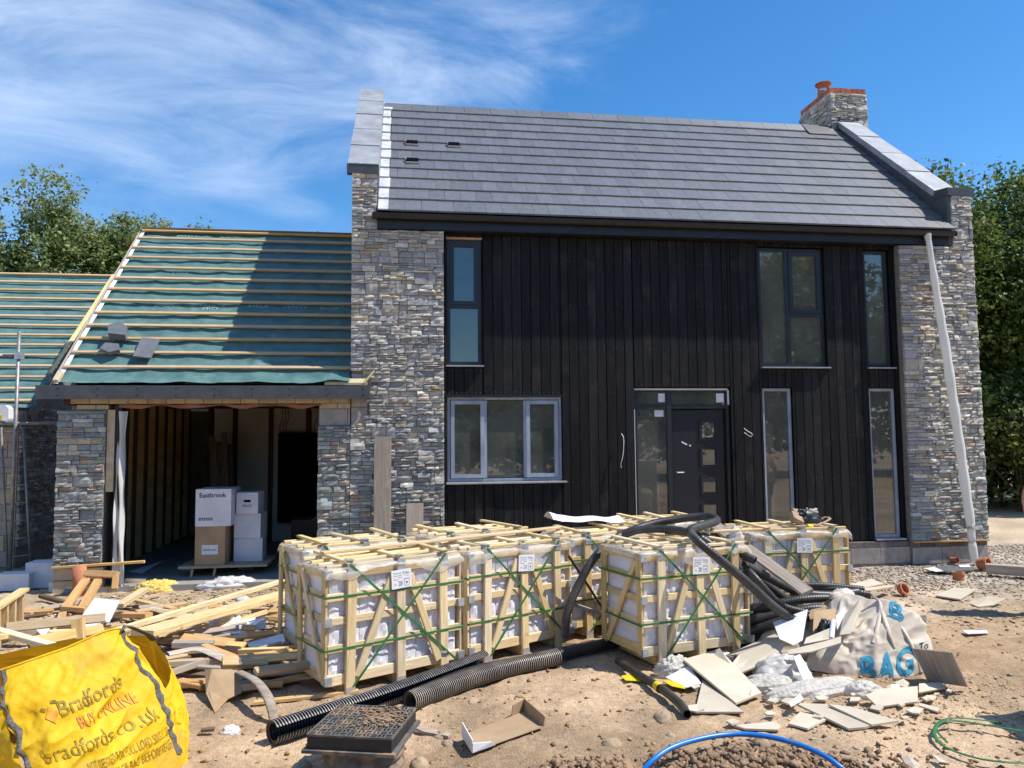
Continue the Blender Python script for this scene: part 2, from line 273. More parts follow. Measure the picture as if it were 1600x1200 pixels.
M = dict(
 stone=pm('split_stone', (.78, .78, .8), (1.2, 1.17, 1.12), 22, (1, 1, 2.5), .82, .35, .35, 55, attr=True, dist=.003),
 mortar=pm('mortar', (.16, .145, .13), (.24, .22, .2), 14, bump=.3),
 block=pm('concrete_block', (.30, .265, .235), (.40, .36, .32), 9, rough=.92, bump=.4, bscale=60, rand=.12, spots=(3, .5, (.45, .36, .30), .55)),
 yblock=pm('pale_block', (.46, .37, .23), (.58, .48, .32), 9, rough=.92, bump=.35, bscale=60, rand=.1),
 dbrick=pm('dark_brick', (.10, .085, .085), (.16, .13, .125), 12, rough=.85, bump=.3, rand=.25),
 rbrick=pm('red_brick', (.34, .10, .055), (.50, .17, .09), 14, rough=.85, bump=.3, rand=.2),
 lead=pm('weathered_lead', (.24, .25, .265), (.36, .37, .385), 3.5, (1, 1, 1), .5, .5, .12, 14, rand=.06, spots=(5, .8, (.78, .79, .8), .66)),
 leaddk=pm('dark_lead', (.045, .05, .058), (.075, .08, .09), 5, rough=.45, spec=.5, bump=.1),
 leadwh=pm('bright_lead', (.44, .45, .47), (.66, .67, .69), 9, rough=.42, spec=.6, bump=.25, bscale=25),
 tile=pm('slate_tile', (.118, .121, .130), (.158, .161, .170), 16, (1, 1, 1), .40, .6, .12, 120, rand=.10, attr=True),
 blackpvc=pm('black_fascia', (.012, .012, .014), (.02, .02, .024), 5, rough=.42, spec=.45),
 greyfas=pm('grey_fascia', (.06, .064, .072), (.085, .09, .1), 7, rough=.5, spec=.4, spots=(6, .3, (.16, .15, .14), .6)),
 board=pm('charred_board', (.0062, .0064, .0074), (.0165, .0155, .016), 3.5, (5, 5, .5), .66, .22, .4, 30, rand=.38, attr=True, spots=(2.6, .45, (.042, .037, .033), .58)),
 grink=pm('grey_print', (.24, .24, .28), (.36, .36, .40), 20, rough=.7),
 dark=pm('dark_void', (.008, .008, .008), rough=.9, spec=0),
 anth=pm('anthracite_frame', (.018, .021, .027), (.024, .028, .036), 5, rough=.38, spec=.5),
 film=pm('film_covered_frame', (.26, .31, .39), (.40, .45, .52), 5, (1, 1, .6), .33, .5, .15, 18),
 sill=pm('metal_sill', (.38, .37, .38), (.5, .49, .5), 6, rough=.35, spec=.6, metal=.4),
 door=pm('dark_door', (.012, .0135, .019), (.017, .019, .026), 8, (6, 6, .5), .42, .45, .1, 40),
 plaster=pm('bare_plaster', (.60, .56, .48), (.72, .68, .60), 2.5, rough=.9, bump=.1),
 membrane=pm('green_membrane', (.068, .148, .14), (.112, .212, .205), 5, (1, 1, 1), .56, .4, .35, 11, spots=(3.2, .35, (.22, .36, .34), .60), dist=.004),
 prnt=pm('faded_print', (.26, .42, .40), (.40, .55, .53), 9, rough=.6),
 batten=pm('batten_timber', (.46, .30, .155), (.60, .42, .235), 3, (2, 26, 26), .72, .3, .2, 8, rand=.16, hue=.15),
 wood=pm('pale_timber', (.60, .43, .212), (.79, .625, .365), 2.4, (1.6, 24, 24), .7, .3, .22, 8, rand=.18, hue=.2, spots=(8, .75, (.36, .20, .09), .65)),
 wood2=pm('site_timber', (.44, .30, .155), (.62, .46, .27), 2.4, (1.4, 22, 22), .75, .28, .25, 8, rand=.28, hue=.25, spots=(7, .6, (.27, .16, .08), .66)),
 owood=pm('orange_timber', (.50, .27, .10), (.64, .39, .17), 2.4, (1.4, 22, 22), .7, .3, .2, 8, rand=.12),
 gwood=pm('grey_board', (.30, .25, .2), (.44, .37, .30), 2.2, (1.2, 14, 14), .85, .2, .3, 10, rand=.2, spots=(4, .5, (.5, .44, .37), .58)),
 dwood=pm('dark_scrap_wood', (.10, .065, .04), (.19, .13, .085), 2.4, (1.4, 22, 22), .8, .25, .25, 8, rand=.35),
 stud=pm('stud_timber', (.50, .33, .14), (.66, .46, .22), 3, (2, 2, .3), .8, .2),
 rstud=pm('red_steel', (.075, .022, .018), (.10, .03, .025), 5, rough=.6),
 strap=pm('green_strap', (.035, .16, .055), (.05, .22, .075), 8, rough=.38, spec=.5, trans=.15),
 galv=pm('galvanised_plate', (.42, .45, .47), (.6, .63, .65), 30, rough=.4, metal=.6),
 paper=pm('white_paper', (.74, .74, .76), (.82, .82, .84), 7, rough=.6),
 ink=pm('black_ink', (.02, .02, .025), rough=.7),
 inkblue=pm('blue_print', (.03, .06, .32), rough=.6),
 inkred=pm('red_print', (.5, .06, .05), rough=.6),
 wrap=pm('white_wrap', (.70, .685, .735), (.80, .785, .82), 5, (1, 1, 1), .30, .5, .45, 9, rand=.06, dist=.003),
 bwrap2=pm('creased_film', (.76, .74, .70), (.86, .84, .80), 8, rough=.25, spec=.5, bump=.6, bscale=14, trans=.3, alpha=.8, dist=.004),
 sheet=pm('clear_sheet', (.78, .74, .66), (.9, .87, .8), 8, rough=.25, spec=.5, bump=.6, bscale=18, trans=.4, alpha=.5, dist=.003),
 poly=pm('cloudy_polythene', (.78, .77, .74), (.88, .87, .84), 5, (1, 1, .4), .35, .5, .5, 8, trans=.35, dist=.004),
 bubble=pm('bubble_wrap', (.74, .70, .62), (.86, .83, .77), 30, rough=.3, spec=.4, bump=.9, bscale=42, trans=.3, alpha=.85, dist=.004),
 earth=None,
 gravel=pm('loose_gravel', (.30, .26, .215), (.42, .38, .335), 12, rough=.9, bump=.3, attr=True),
 rock=pm('field_rock', (.30, .215, .14), (.42, .32, .22), 9, rough=.92, bump=.5, bscale=30, rand=.2),
 clod=pm('soil_clod', (.21, .135, .08), (.33, .22, .135), 12, rough=.95, bump=.5, bscale=50, attr=True),
 leaf=None,
 bark=pm('bark', (.09, .07, .05), (.16, .13, .1), 5, (4, 4, 1), .9, .2, .5, 12),
 yel=pm('yellow_woven_bag', (.72, .43, .012), (.80, .52, .02), 5, rough=.60, spec=.25, bump=.5, bscale=14, trans=.12, dist=.004, spots=(3.5, .5, (.46, .31, .07), .56)),
 web=pm('grey_webbing', (.085, .075, .068), (.19, .175, .16), 60, (1, 1, 1), .8, .2, .6, 120),
 yink=pm('faded_black_print', (.17, .115, .02), (.50, .32, .02), 26, rough=.55),
 rink=pm('faded_red_print', (.64, .20, .03), (.74, .42, .03), 22, rough=.55),
 gink=pm('green_print', (.10, .28, .04), rough=.55),
 wbag=pm('dirty_white_bag', (.58, .49, .385), (.73, .645, .535), 4, rough=.65, spec=.3, bump=.3, bscale=7, trans=.12, dist=.004, spots=(3, .5, (.40, .31, .21), .58)),
 teal=pm('teal_print', (.02, .22, .36), (.05, .30, .42), 9, rough=.6),
 duct=pm('black_duct', (.014, .014, .015), (.03, .028, .027), 9, rough=.36, spec=.5, attr=True, rand=.2, spots=(5, .4, (.10, .085, .07), .6)),
 ductgr=pm('dusty_duct', (.022, .021, .021), (.05, .045, .04), 5, rough=.42, spec=.5, attr=True, spots=(5, .4, (.13, .11, .085), .60)),
 bluep=pm('blue_pipe', (.012, .15, .52), (.02, .19, .60), 5, rough=.35, spec=.5, spots=(9, .4, (.16, .24, .36), .62)),
 card=pm('brown_cardboard', (.34, .23, .13), (.44, .31, .19), 4, rough=.85, spec=.2, bump=.12, rand=.1),
 cardw=pm('white_card', (.66, .66, .70), (.78, .78, .82), 4, rough=.6, spec=.3, rand=.06),
 cardl=pm('pale_board', (.50, .43, .325), (.60, .53, .42), 3, rough=.85, bump=.12, rand=.1, spots=(3, .35, (.33, .25, .17), .6)),
 terra=pm('terracotta', (.42, .15, .075), (.52, .21, .11), 7, rough=.8, bump=.15),
 yfoam=pm('yellow_insulation', (.68, .48, .10), (.80, .62, .2), 12, rough=.9, bump=.9, bscale=30, dist=.006),
 conc=pm('concrete_slab', (.24, .22, .2), (.33, .31, .285), 4, rough=.9, bump=.2),
 plast=pm('black_plastic', (.018, .018, .019), (.028, .028, .028), 9, rough=.5, spec=.4),
 dust=pm('dusty_plastic', (.085, .08, .075), (.17, .15, .13), 16, rough=.7, spots=(7, .75, (.33, .23, .145), .50)),
 nailm=pm('nail_head', (.20, .20, .21), (.34, .34, .35), 40, rough=.5, metal=.3),
 steel=pm('scaffold_steel', (.2, .2, .2), (.34, .33, .32), 9, rough=.5, metal=.5),
 skin=pm('skin', (.50, .24, .16), (.56, .29, .20), 9, rough=.55, spec=.35),
 shirt=pm('orange_shirt', (.45, .1, .03), (.5, .13, .04), 9, rough=.85),
 trouser=pm('dark_trousers', (.03, .032, .04), (.05, .05, .06), 9, rough=.9),
 hair=pm('brown_hair', (.04, .025, .015), rough=.6),
 bclo=pm('blue_plastic', (.02, .27, .68), rough=.4),
 leather=pm('tan_leather', (.30, .19, .12), (.40, .27, .18), 20, rough=.7, bump=.3),
 ychem=pm('yellow_plastic', (.72, .55, .02), rough=.4),
 mark=pm('pencil_marks', (.14, .12, .10), rough=.8),
)
GLASS = glass_mat('window_glass'); GLASS2 = glass_mat('clean_window_glass', dust=.03)
# ------------------------------------------------------------------ ground
_rs = np.random.RandomState(5); _lat = _rs.rand(256, 256)
def vnoise(x, y):
    xi = np.floor(x).astype(int); yi = np.floor(y).astype(int); fx = x - xi; fy = y - yi
    fx = fx * fx * (3 - 2 * fx); fy = fy * fy * (3 - 2 * fy); g = lambda a, b: _lat[a % 256, b % 256]
    return (g(xi, yi) * (1 - fx) + g(xi + 1, yi) * fx) * (1 - fy) + (g(xi, yi + 1) * (1 - fx) + g(xi + 1, yi + 1) * fx) * fy
def fbm(x, y, o=4):
    s = 0; a = .5
    for i in range(o): s = s + a * (vnoise(x * 2 ** i + 17.3 * i, y * 2 ** i + 5.1 * i) - .5); a *= .55
    return s
def gauss(x, y, cx, cy, sx, sy): return np.exp(-((x - cx) / sx) ** 2 - ((y - cy) / sy) ** 2)
def gheight(x, y):
    x = np.asarray(x, float); y = np.asarray(y, float)
    near = np.exp(-((x - 1) / 7.5) ** 4) * np.exp(-((y + 2.5) / 4.5) ** 4)
    h = fbm(x * .9, y * .9, 3) * .06 + near * (fbm(x * 5, y * 5, 3) * .055 + fbm(x * 18, y * 18, 2) * .028)
    h += .05 * gauss(x, y, 4.6, -3.2, .9, .8) * 0
    h += .085 * gauss(x, y, 1.85, -5.95, .34, .20) + .05 * gauss(x, y, .92, -5.9, .22, .22)
    h -= .16 * gauss(x, y, 1.30, -5.88, .07, .20) + .05 * gauss(x, y, 2.32, -5.95, .08, .12)
    clod = gauss(x, y, 1.5, -6.0, .75, .30); h += clod * fbm(x * 14, y * 14, 3) * .07
    h -= .02 * (y > 0.05) * (y < 6.2) * (x > -4.2) * (x < 8.4) + .03 * (y > 0.2) * (y < 6) * (x > -4.1) * (x < 8.2)
    return h - .012
def gz(x, y): return float(gheight(x, y))
def axis(lo, hi, d, far):
    c = list(np.arange(lo, hi + 1e-6, d)); s = d; a = hi
    while a < far: s *= 1.22; a += s; c.append(a)
    s = d; a = lo
    while a > -far: s *= 1.22; a -= s; c.insert(0, a)
    return np.array(c)
gx = axis(-5.2, 8.8, .035, 330); gy = axis(-6.6, .6, .03, 330)
GX, GY = np.meshgrid(gx, gy); GH = gheight(GX, GY)
me = bpy.data.meshes.new('ground'); nx_, ny_ = len(gx), len(gy)
V3 = np.stack([GX, GY, GH], -1).reshape(-1, 3).astype(np.float32)
ii, jj = np.meshgrid(np.arange(nx_ - 1), np.arange(ny_ - 1)); i0 = (jj * nx_ + ii).ravel()
Q = np.stack([i0, i0 + 1, i0 + 1 + nx_, i0 + nx_], -1).ravel().astype(np.int32)
me.vertices.add(len(V3)); me.vertices.foreach_set('co', V3.ravel()); me.loops.add(len(Q)); me.loops.foreach_set('vertex_index', Q)
me.polygons.add(len(Q) // 4); me.polygons.foreach_set('loop_start', np.arange(0, len(Q), 4, dtype=np.int32)); me.update(calc_edges=True)
me.polygons.foreach_set('use_smooth', np.ones(len(me.polygons), bool))
# what the soil is made of: brown subsoil, pale crushed stone by the house, grey gravel to the right
n1 = np.clip(.5 + 1.6 * fbm(GX * .7 + 9, GY * .7, 4), 0, 1)[..., None]; n2 = np.clip(.5 + 2.2 * fbm(GX * 2.5, GY * 2.5 + 40, 4), 0, 1)[..., None]
c = (1 - n1) * np.array([.33, .228, .138]) + n1 * np.array([.49, .362, .24])
sm = lambda a, b, t: np.clip((t - a) / (b - a), 0, 1)
wg = (sm(4.9, 6.2, GX + .5 * fbm(GX, GY, 3)) * sm(-2.4, -1.4, GY + fbm(GX * 1.5, GY * 1.5, 3)) * (1 - sm(1.0, 2.5, GY)))[..., None]
c = c * (1 - .8 * wg) + .8 * wg * np.array([.40, .365, .32])
wp = (sm(4.3, 5.0, GX + fbm(GX, GY * 2, 3)) * sm(-3.2, -2.3, GY + .8 * fbm(GX * 2, GY * 2, 3)) * (1 - wg[..., 0]))[..., None]
c = c * (1 - .55 * wp) + .55 * wp * np.array([.60, .50, .38])
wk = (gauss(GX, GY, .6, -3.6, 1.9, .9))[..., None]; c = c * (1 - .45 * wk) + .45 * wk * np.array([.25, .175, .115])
wl_ = (sm(-1.2, -2.2, GX) * sm(-2.6, -1.4, GY))[..., None]; c = c * (1 - .35 * wl_) + .35 * wl_ * np.array([.45, .36, .25])
c = c * (.74 + .5 * n2)
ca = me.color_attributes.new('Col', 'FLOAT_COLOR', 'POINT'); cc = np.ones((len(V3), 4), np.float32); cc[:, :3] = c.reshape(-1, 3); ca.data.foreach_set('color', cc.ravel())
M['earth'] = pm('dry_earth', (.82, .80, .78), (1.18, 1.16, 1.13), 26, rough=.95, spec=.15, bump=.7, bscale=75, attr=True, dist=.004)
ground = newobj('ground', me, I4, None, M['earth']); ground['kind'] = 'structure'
# ------------------------------------------------------------------ stone cladding
rng = random.Random(11)
def stone_rects(u0, u1, v0, v1, r, keep=lambda u, v: True):
    o = []; v = v0; off = 0
    while v < v1 - .02:
        bh = r.choice((.115, .13, .145, .16)); bh = min(bh, v1 - v); 
        if v1 - v - bh < .04: bh = v1 - v
        u = u0 - r.random() * .28
        while u < u1:
            w = r.uniform(.20, .44); a, b = max(u, u0), min(u + w, u1)
            if b - a > .02:
                k = r.choice((2, 2, 3, 3, 3, 4)) if bh > .09 else 1
                if r.random() < .06: k = 1
                hs_ = [r.uniform(.7, 1.3) for _ in range(k)]; t = sum(hs_); y = v
                for h in hs_:
                    h = h / t * bh; x = a
                    while x < b - 1e-4:
                        ww = r.uniform(.085, .24) if k > 1 else r.uniform(.15, .28); 
                        if b - x - ww < .05: ww = b - x
                        if keep(x + ww / 2, y + h / 2): o.append((x, x + ww, y, y + h))
                        x += ww
                    y += h
            u += w
        v += bh
    return o
PAL_UP = [((.40, .40, .41), 6), ((.48, .47, .45), 6), ((.54, .51, .46), 4), ((.33, .34, .36), 4), ((.56, .49, .38), 2), ((.66, .64, .60), 4), ((.46, .36, .26), .5)]
PAL_LO = [((.30, .335, .34), 6), ((.40, .42, .41), 4), ((.27, .30, .31), 5), ((.40, .35, .315), 2), ((.50, .46, .39), 2), ((.48, .34, .24), .5), ((.35, .30, .295), 1.5), ((.52, .54, .53), 3)]
def stone_col(r, z, lo=.9, hi=2.6):
    p = PAL_UP if r.random() < (z - lo) / (hi - lo) else PAL_LO
    c = r.choices([a for a, _ in p], [b for _, b in p])[0]; k = r.uniform(.80, 1.2); return (c[0] * k * .94, c[1] * k * .915, c[2] * k * .865)
def stone_geo(mb, rc, fr, r, col, depth=(.012, .040)):
    O, U, Vv, N = fr; u0, u1, v0, v1 = rc; g = .0025; u0 += g; u1 -= g; v0 += g; v1 -= g
    nx = max(2, min(5, int((u1 - u0) / .042))); nv = 2 if v1 - v0 < .07 else 3
    d = r.uniform(*depth); tu = r.uniform(-.16, .16); tv = r.uniform(-.30, .22); vs = []
    for j in range(nv + 1):
        for i in range(nx + 1):
            u = u0 + (u1 - u0) * i / nx; v = v0 + (v1 - v0) * j / nv; e = i in (0, nx) or j in (0, nv)
            n = d + tu * (u - (u0 + u1) / 2) + tv * (v - (v0 + v1) / 2) + (r.uniform(-.008, .002) if e else r.uniform(-.006, .018))
            if not e: u += r.uniform(-.008, .008); v += r.uniform(-.006, .006)
            vs.append(O + U * u + Vv * v + N * max(.004, n))
    w = nx + 1; fs = [(j * w + i, j * w + i + 1, (j + 1) * w + i + 1, (j + 1) * w + i) for j in range(nv) for i in range(nx)]
    per = [i for i in range(w)] + [j * w + nx for j in range(1, nv + 1)] + [nv * w + i for i in range(nx - 1, -1, -1)] + [j * w for j in range(nv - 1, 0, -1)]
    b = len(vs)
    for k in per:
        p = vs[k]; vs.append(p - N * (N.dot(p - O) + .012))
    m = len(per); fs += [(per[k], b + k, b + (k + 1) % m, per[(k + 1) % m]) for k in range(m)]
    mb.add(vs, fs, col)
FRONT = (Vector((0, 0, 0)), Vector((1, 0, 0)), Vector((0, 0, 1)), Vector((0, -1, 0)))
def clad(cands, limit=300):
    """cands: (rect, frame, parent, colour); the largest become single stones, the rest one joined piece per wall"""
    def score(c):
        (a, b, e, f), fr = c[0], c[1]; p = fr[0] + fr[1] * (a + b) / 2 + fr[2] * (e + f) / 2
        return (b - a) * (f - e) / (p - CAMP).length_squared
    cands.sort(key=score, reverse=True); rest = {}
    for i, (rc, fr, par, col) in enumerate(cands):
        if i < limit:
            mb = MB(); stone_geo(mb, rc, fr, rng, col); mb.build('stone', M['stone'], par)
        else:
            stone_geo(rest.setdefault(par.name, (par, MB()))[1], rc, fr, rng, col)
    for par, mb in rest.values(): mb.build('stone_cladding', M['stone'], par, kind='stuff')
# ------------------------------------------------------------------ house
XL, X1, X2, X3 = -.665, .531, 7.091, 8.276
YR, ZR, YE, ZE = 2.768, 7.449, -.13, 4.755
TH = math.atan2(ZR - ZE, YR - YE); SV = Vector((0, math.cos(TH), math.sin(TH))); NV = Vector((0, -math.sin(TH), math.cos(TH)))
house = thing('house', 'two storey house with grey slate roof, black timber boards and stone piers', 'house', (3.8, 0, 0))
cands = []
left_pier = MB().box(XL + .012, X1, .012, .5, 0, 4.55).build('stone_pier', M['mortar'], house)
right_pier = MB().box(X2, X3 - .012, .012, .5, .3, 4.55).build('stone_pier', M['mortar'], house)
def keepL(u, v): return not (u < -.40 and 2.42 < v < 2.66) and not (u < -.45 and 2.0 < v < 2.45)
for rc in stone_rects(XL, X1, .30, 4.548, rng, keepL): cands.append((rc, FRONT, left_pier, stone_col(rng, rc[2])))
for rc in stone_rects(XL, -.335, 4.55, 5.295, rng): cands.append((rc, FRONT, left_pier, stone_col(rng, rc[2])))
for rc in stone_rects(X2, X3, .325, 4.545, rng): cands.append((rc, FRONT, right_pier, stone_col(rng, rc[2], .5, 1.6)))
for rc in stone_rects(7.95, X3, 4.55, 5.31, rng): cands.append((rc, FRONT, right_pier, stone_col(rng, rc[2])))
# gable walls with parapets
gl = [(.02, 0), (.02, 5.31), (.06, 5.37), (2.77, 7.70), (6.0, 4.95), (6.0, 0)]
MB().prism(gl, XL + .01, -.335, 'X').build('gable_wall', M['mortar'], house)
gr = [(.02, .3), (.02, 5.33), (.25, 5.38), (2.72, 7.50), (6.0, 4.9), (6.0, .3)]
MB().prism(gr, 7.92, X3 - .012, 'X').build('gable_wall', M['mortar'], house)
def coping(x0, x1, y0, z0, y1, z1, n):
    a = Vector((0, y0, z0)); b = Vector((0, y1, z1)); d = (b - a) / n; s = d.normalized(); nn = Vector((0, -s.z, s.y))
    for i in range(n):
        p = a + d * i; q = a + d * (i + 1) - s * .006; mb = MB(); e = .004 if i % 2 else 0
        pr = [p - nn * .06, q - nn * .06, q + nn * (.018 + e), p + nn * (.026 + e)]
        mb.prism([(k.y, k.z) for k in pr], x0 - e, x1 + e, 'X').build('coping_sheet', M['lead'], house)
coping(-.715, -.325, -.035, 5.395, 2.80, 7.735, 5)
MB().box(-.73, -.318, -.045, .05, 5.285, 5.405).build('coping_front', M['leaddk'], house)
MB().box(-.333, -.325, .0, .42, 4.72, 5.35).build('kneeler_flashing', M['leaddk'], house)
MB().prism([(.0, 4.72), (.0, 5.3), (2.76, 7.66), (2.76, 7.3)], -.334, -.329, 'X').build('parapet_flashing', M['lead'], house)
coping(7.895, 8.31, .25, 5.44, 2.72, 7.575, 4)
MB().prism([(-.035, 5.31), (-.035, 5.425), (.25, 5.465), (.25, 5.33)], 7.895, 8.325, 'X').build('coping_front', M['leaddk'], house)
MB().prism([(.0, 4.7), (.0, 5.38), (.25, 5.40), (2.70, 7.52), (2.70, 7.0)], 7.902, 7.918, 'X').build('parapet_flashing', M['leaddk'], house)
# roof: underlay, tiles, ridge, flashings
roof = MB().prism([(YE + .06, ZE - .0), (YR, ZR - .02), (YR, ZR - .12), (YE + .06, ZE - .08)], -.33, 7.915, 'X').build('roof', M['dark'], house)
MB().prism([(YR, ZR - .02), (6.0, 4.75), (6.0, 4.65), (YR, ZR - .12)], -.33, 7.915, 'X').build('rear_roof', M['tile'], house)
NROW, GAUGE, TW = 12, 4.056 / 12, .2135
_tm = {}
def tile_mesh(w, cut=0):
    k = (round(w, 3), cut)
    if k not in _tm:
        mb = MB(); L = GAUGE + .05; x = w / 2 - .0015; pr = [(0, .014), (.006, .036), (L, .012), (L, -.006), (0.004, .012)]
        mb.prism([(a, b) for a, b in pr[:4]], -x, x, 'X'); _tm[k] = (mb.v, mb.f, mb.mesh('tile', M['tile']))
    return _tm[k]
tiles = []
for i in range(NROW):
    x = -.19 - (TW / 2 if i % 2 else 0); 
    while x < 7.90:
        a, b = max(x, -.19), min(x + TW, 7.90)
        if b - a > .03: tiles.append((i, a, b))
        x += TW
vent_at = [(6, .10), (6, .78), (4, .12)]
vents = {min((abs((a + b) / 2 - vx), k) for k, (i, a, b) in enumerate(tiles) if i == vi)[1] for vi, vx in vent_at}
rt_mb = MB()
tr = random.Random(3)
for k, (i, a, b) in enumerate(tiles):
    p = Vector(((a + b) / 2, YE, ZE)) + SV * (i * GAUGE) + NV * (tr.uniform(-.0015, .0015))
    Mx = Matrix(((1, 0, 0, p.x), (0, SV.y, NV.y, p.y), (0, SV.z, NV.z, p.z), (0, 0, 0, 1))) @ Matrix.Rotation(tr.uniform(-.004, .004), 4, 'Z')
    vs, fs, tme = tile_mesh(b - a)
    if k < 297 or k in vents:
        t_ = newobj('tile', tme, Mx, roof)
        if k in vents:
            t_.name = 'vent_tile'; WM[t_.name] = Mx; t_['label'] = 'roof tile with an open black vent slot'
            MB().box(-.088, .088, .19, .318, .0, .060, M=Mx).build('vent_slot', M['dark'], roof)
            MB().box(-.098, -.089, .24, .31, .02, .068, M=Mx).box(-.098, .098, .172, .189, .02, .052, M=Mx).build('vent_frame', M['lead'], roof)
    else:
        q = tr.uniform(.9, 1.1); rt_mb.add([Mx @ Vector(v) for v in vs], fs, (q, q, q))
rt_mb.build('tile_course', M['tile'], roof, kind='stuff')
for i in range(NROW):
    p = Vector((0, YE, ZE)) + SV * (i * GAUGE); Mx = Matrix(((1, 0, 0, p.x), (0, SV.y, NV.y, p.y), (0, SV.z, NV.z, p.z), (0, 0, 0, 1)))
    mb = MB(); mb.prism([(-.012, .03), (-.006, .046), (GAUGE + .02, .022), (GAUGE + .02, .004)], -.325, -.19 + tr.uniform(-.012, .012), 'X')
    o = mb.build('lead_flashing', M['leadwh'], roof); o.matrix_basis = wmat(roof).inverted() @ Mx; WM[o.name] = Mx
x = -.32
while x < 7.2:
    MB().prism([(YR - .16, ZR - .105), (YR - .02, ZR + .055), (YR + .02, ZR + .055), (YR + .16, ZR - .105), (YR + .15, ZR - .13), (YR - .15, ZR - .13)], x + .003, min(x + .447, 7.76), 'X').build('ridge_tile', M['tile'], roof); x += .45
# fascia, gutter, soffit
MB().box(-.335, 7.86, -.06, -.035, 4.555, 4.72).build('fascia', M['blackpvc'], house)
MB().box(X1 + .01, X2 - .01, -.034, .14, 4.555, 4.57).build('soffit', M['blackpvc'], house)
def gut(P):
    pass
gm = MB(); gpnts = [(-.056 * math.cos(a) - .118, 4.735 - .070 * math.sin(a)) for a in [math.pi * k / 8 for k in range(9)]]
gm.prism(gpnts + [(a * .0 + a, b + .0) for a, b in [(-.206, 4.70), (-.344, 4.70)]][:0] + [(.051 * math.cos(a) - .118, 4.735 - .065 * math.sin(a)) for a in [math.pi * k / 8 for k in range(9)]], -.40, 7.90, 'X').build('gutter', M['blackpvc'], house)
MB().box(-.40, -.393, -.172, -.064, 4.667, 4.735).box(7.90, 7.907, -.172, -.064, 4.667, 4.735).build('gutter_end', M['blackpvc'], house)
# facade openings
OPEN = [(.575, 1.045, 2.79, 4.50), (4.985, 5.985, 2.79, 4.50), (6.60, 7.00, 2.79, 4.50), (.575, 2.12, 1.245, 2.37), (3.125, 4.51, .36, 2.485), (4.985, 5.43, .36, 2.485), (6.60, 7.02, .36, 2.485)]
def inside(x, z): return any(a < x < b and c < z < d for a, b, c, d in OPEN)
xs = sorted({X1, X2} | {q for o in OPEN for q in o[:2]}); zs = sorted({.02, 2.56, 4.55} | {q for o in OPEN for q in o[2:]})
wmb = MB(); pmb = MB()
for a, b in zip(xs, xs[1:]):
    for c_, d_ in zip(zs, zs[1:]):
        if inside((a + b) / 2, (c_ + d_) / 2): continue
        wmb.box(a, b, .126, .34, c_, d_); pmb.box(a, b, .343, .36, c_, d_)
wmb.build('wall', M['dark'], house); pmb.build('inner_lining', M['plaster'], house)
# charred boards, each its own piece; cut round the openings
BZ0, BZ1, BW = .335, 4.548, .1295; x = X1 + .012; br = random.Random(8); nail = MB()
cuts = sorted({q for o in OPEN for q in o[:2]})
while x < X2 - .01:
    xe = min(x + BW, X2 - .008); sub = [x] + [q for q in cuts if x + .004 < q < xe - .004] + [xe]
    for a, b in zip(sub, sub[1:]):
        if b - a < .012: continue
        xm = (a + b) / 2; iv = [(BZ0, BZ1)]
        for o in OPEN:
            if o[0] < xm < o[1]:
                nv_ = []
                for s_, e_ in iv:
                    if o[2] - .03 > s_: nv_.append((s_, min(e_, o[2] - .035)))
                    if o[3] < e_: nv_.append((max(s_, o[3] + .006), e_))
                iv = nv_
        for s_, e_ in iv:
            if e_ - s_ < .03: continue
            y = .098 + br.uniform(-.003, .003); g = .0035; q = .004
            pr = [(a + g, y + q), (a + g + q, y), (b - g - q, y), (b - g, y + q), (b - g, .1245), (a + g, .1245)]
            k = br.uniform(.85, 1.2); MB().prism(pr, s_, e_ + br.uniform(-.004, 0), 'Z', (k, k, k)).build('board', M['board'], house)
            z = .62
            while z < BZ1:
                for zz in (z,):
                    if s_ + .03 < zz < e_ - .03 and b - a > .08:
                        for nx in (a + .025 + br.uniform(-.008, .008), b - .025 + br.uniform(-.008, .008)):
                            zj = zz + br.uniform(-.015, .015)
                            if br.random() < .62: nail.box(nx - .003, nx + .003, y - .0015, y + .001, zj - .003, zj + .003)
                z += .60
            for zz in (s_ + .04, e_ - .04):
                for nx in (a + .025, b - .025):
                    if b - a > .08 and br.random() < .6: nail.box(nx - .003, nx + .003, y - .0015, y + .001, zz - .003, zz + .003)
    x += BW
nail.build('nail_heads', M['nailm'], house, kind='stuff')
# plinth: dark brick course over concrete blocks
def course(x0, x1, y, z0, z1, L, name, mat, parent, off=0.0, j=.008, dpt=.1):
    x = x0 - off
    while x < x1 - .01:
        a, b = max(x, x0), min(x + L, x1)
        if b - a > .02: MB().box(a + j / 2, b - j / 2, y + rng.uniform(0, .004), y + dpt, z0, z1).build(name, mat, parent)
        x += L
pl = MB().box(X1, X2 + .01, .046, .3, -.3, .318).box(X2, X3 - .02, -.004 + .012, .3, -.3, .30).build('plinth', M['mortar'], house)
course(X1, X2, .035, .245, .312, .225, 'brick', M['dbrick'], pl); course(X2, X3 - .012, -.002, .235, .295, .225, 'brick', M['dbrick'], pl, .1)
course(X1, X2, .035, .02, .237, .45, 'block', M['block'], pl, .2); course(X2, X3 - .012, -.004, .0, .227, .45, 'block', M['block'], pl)
bar('starter_batten', (X2 + .005, -.022, .309), (X3 - .01, -.022, .309), .05, .025, M['owood'], house)
MB().box(-.655, -.41, -.006, .012, 2.43, 2.65).build('block', M['block'], left_pier)
MB().box(-.655, -.455, -.004, .012, 2.0, 2.22).build('block', M['block'], left_pier); MB().box(-.655, -.455, -.004, .012, 2.23, 2.425).build('block', M['block'], left_pier)
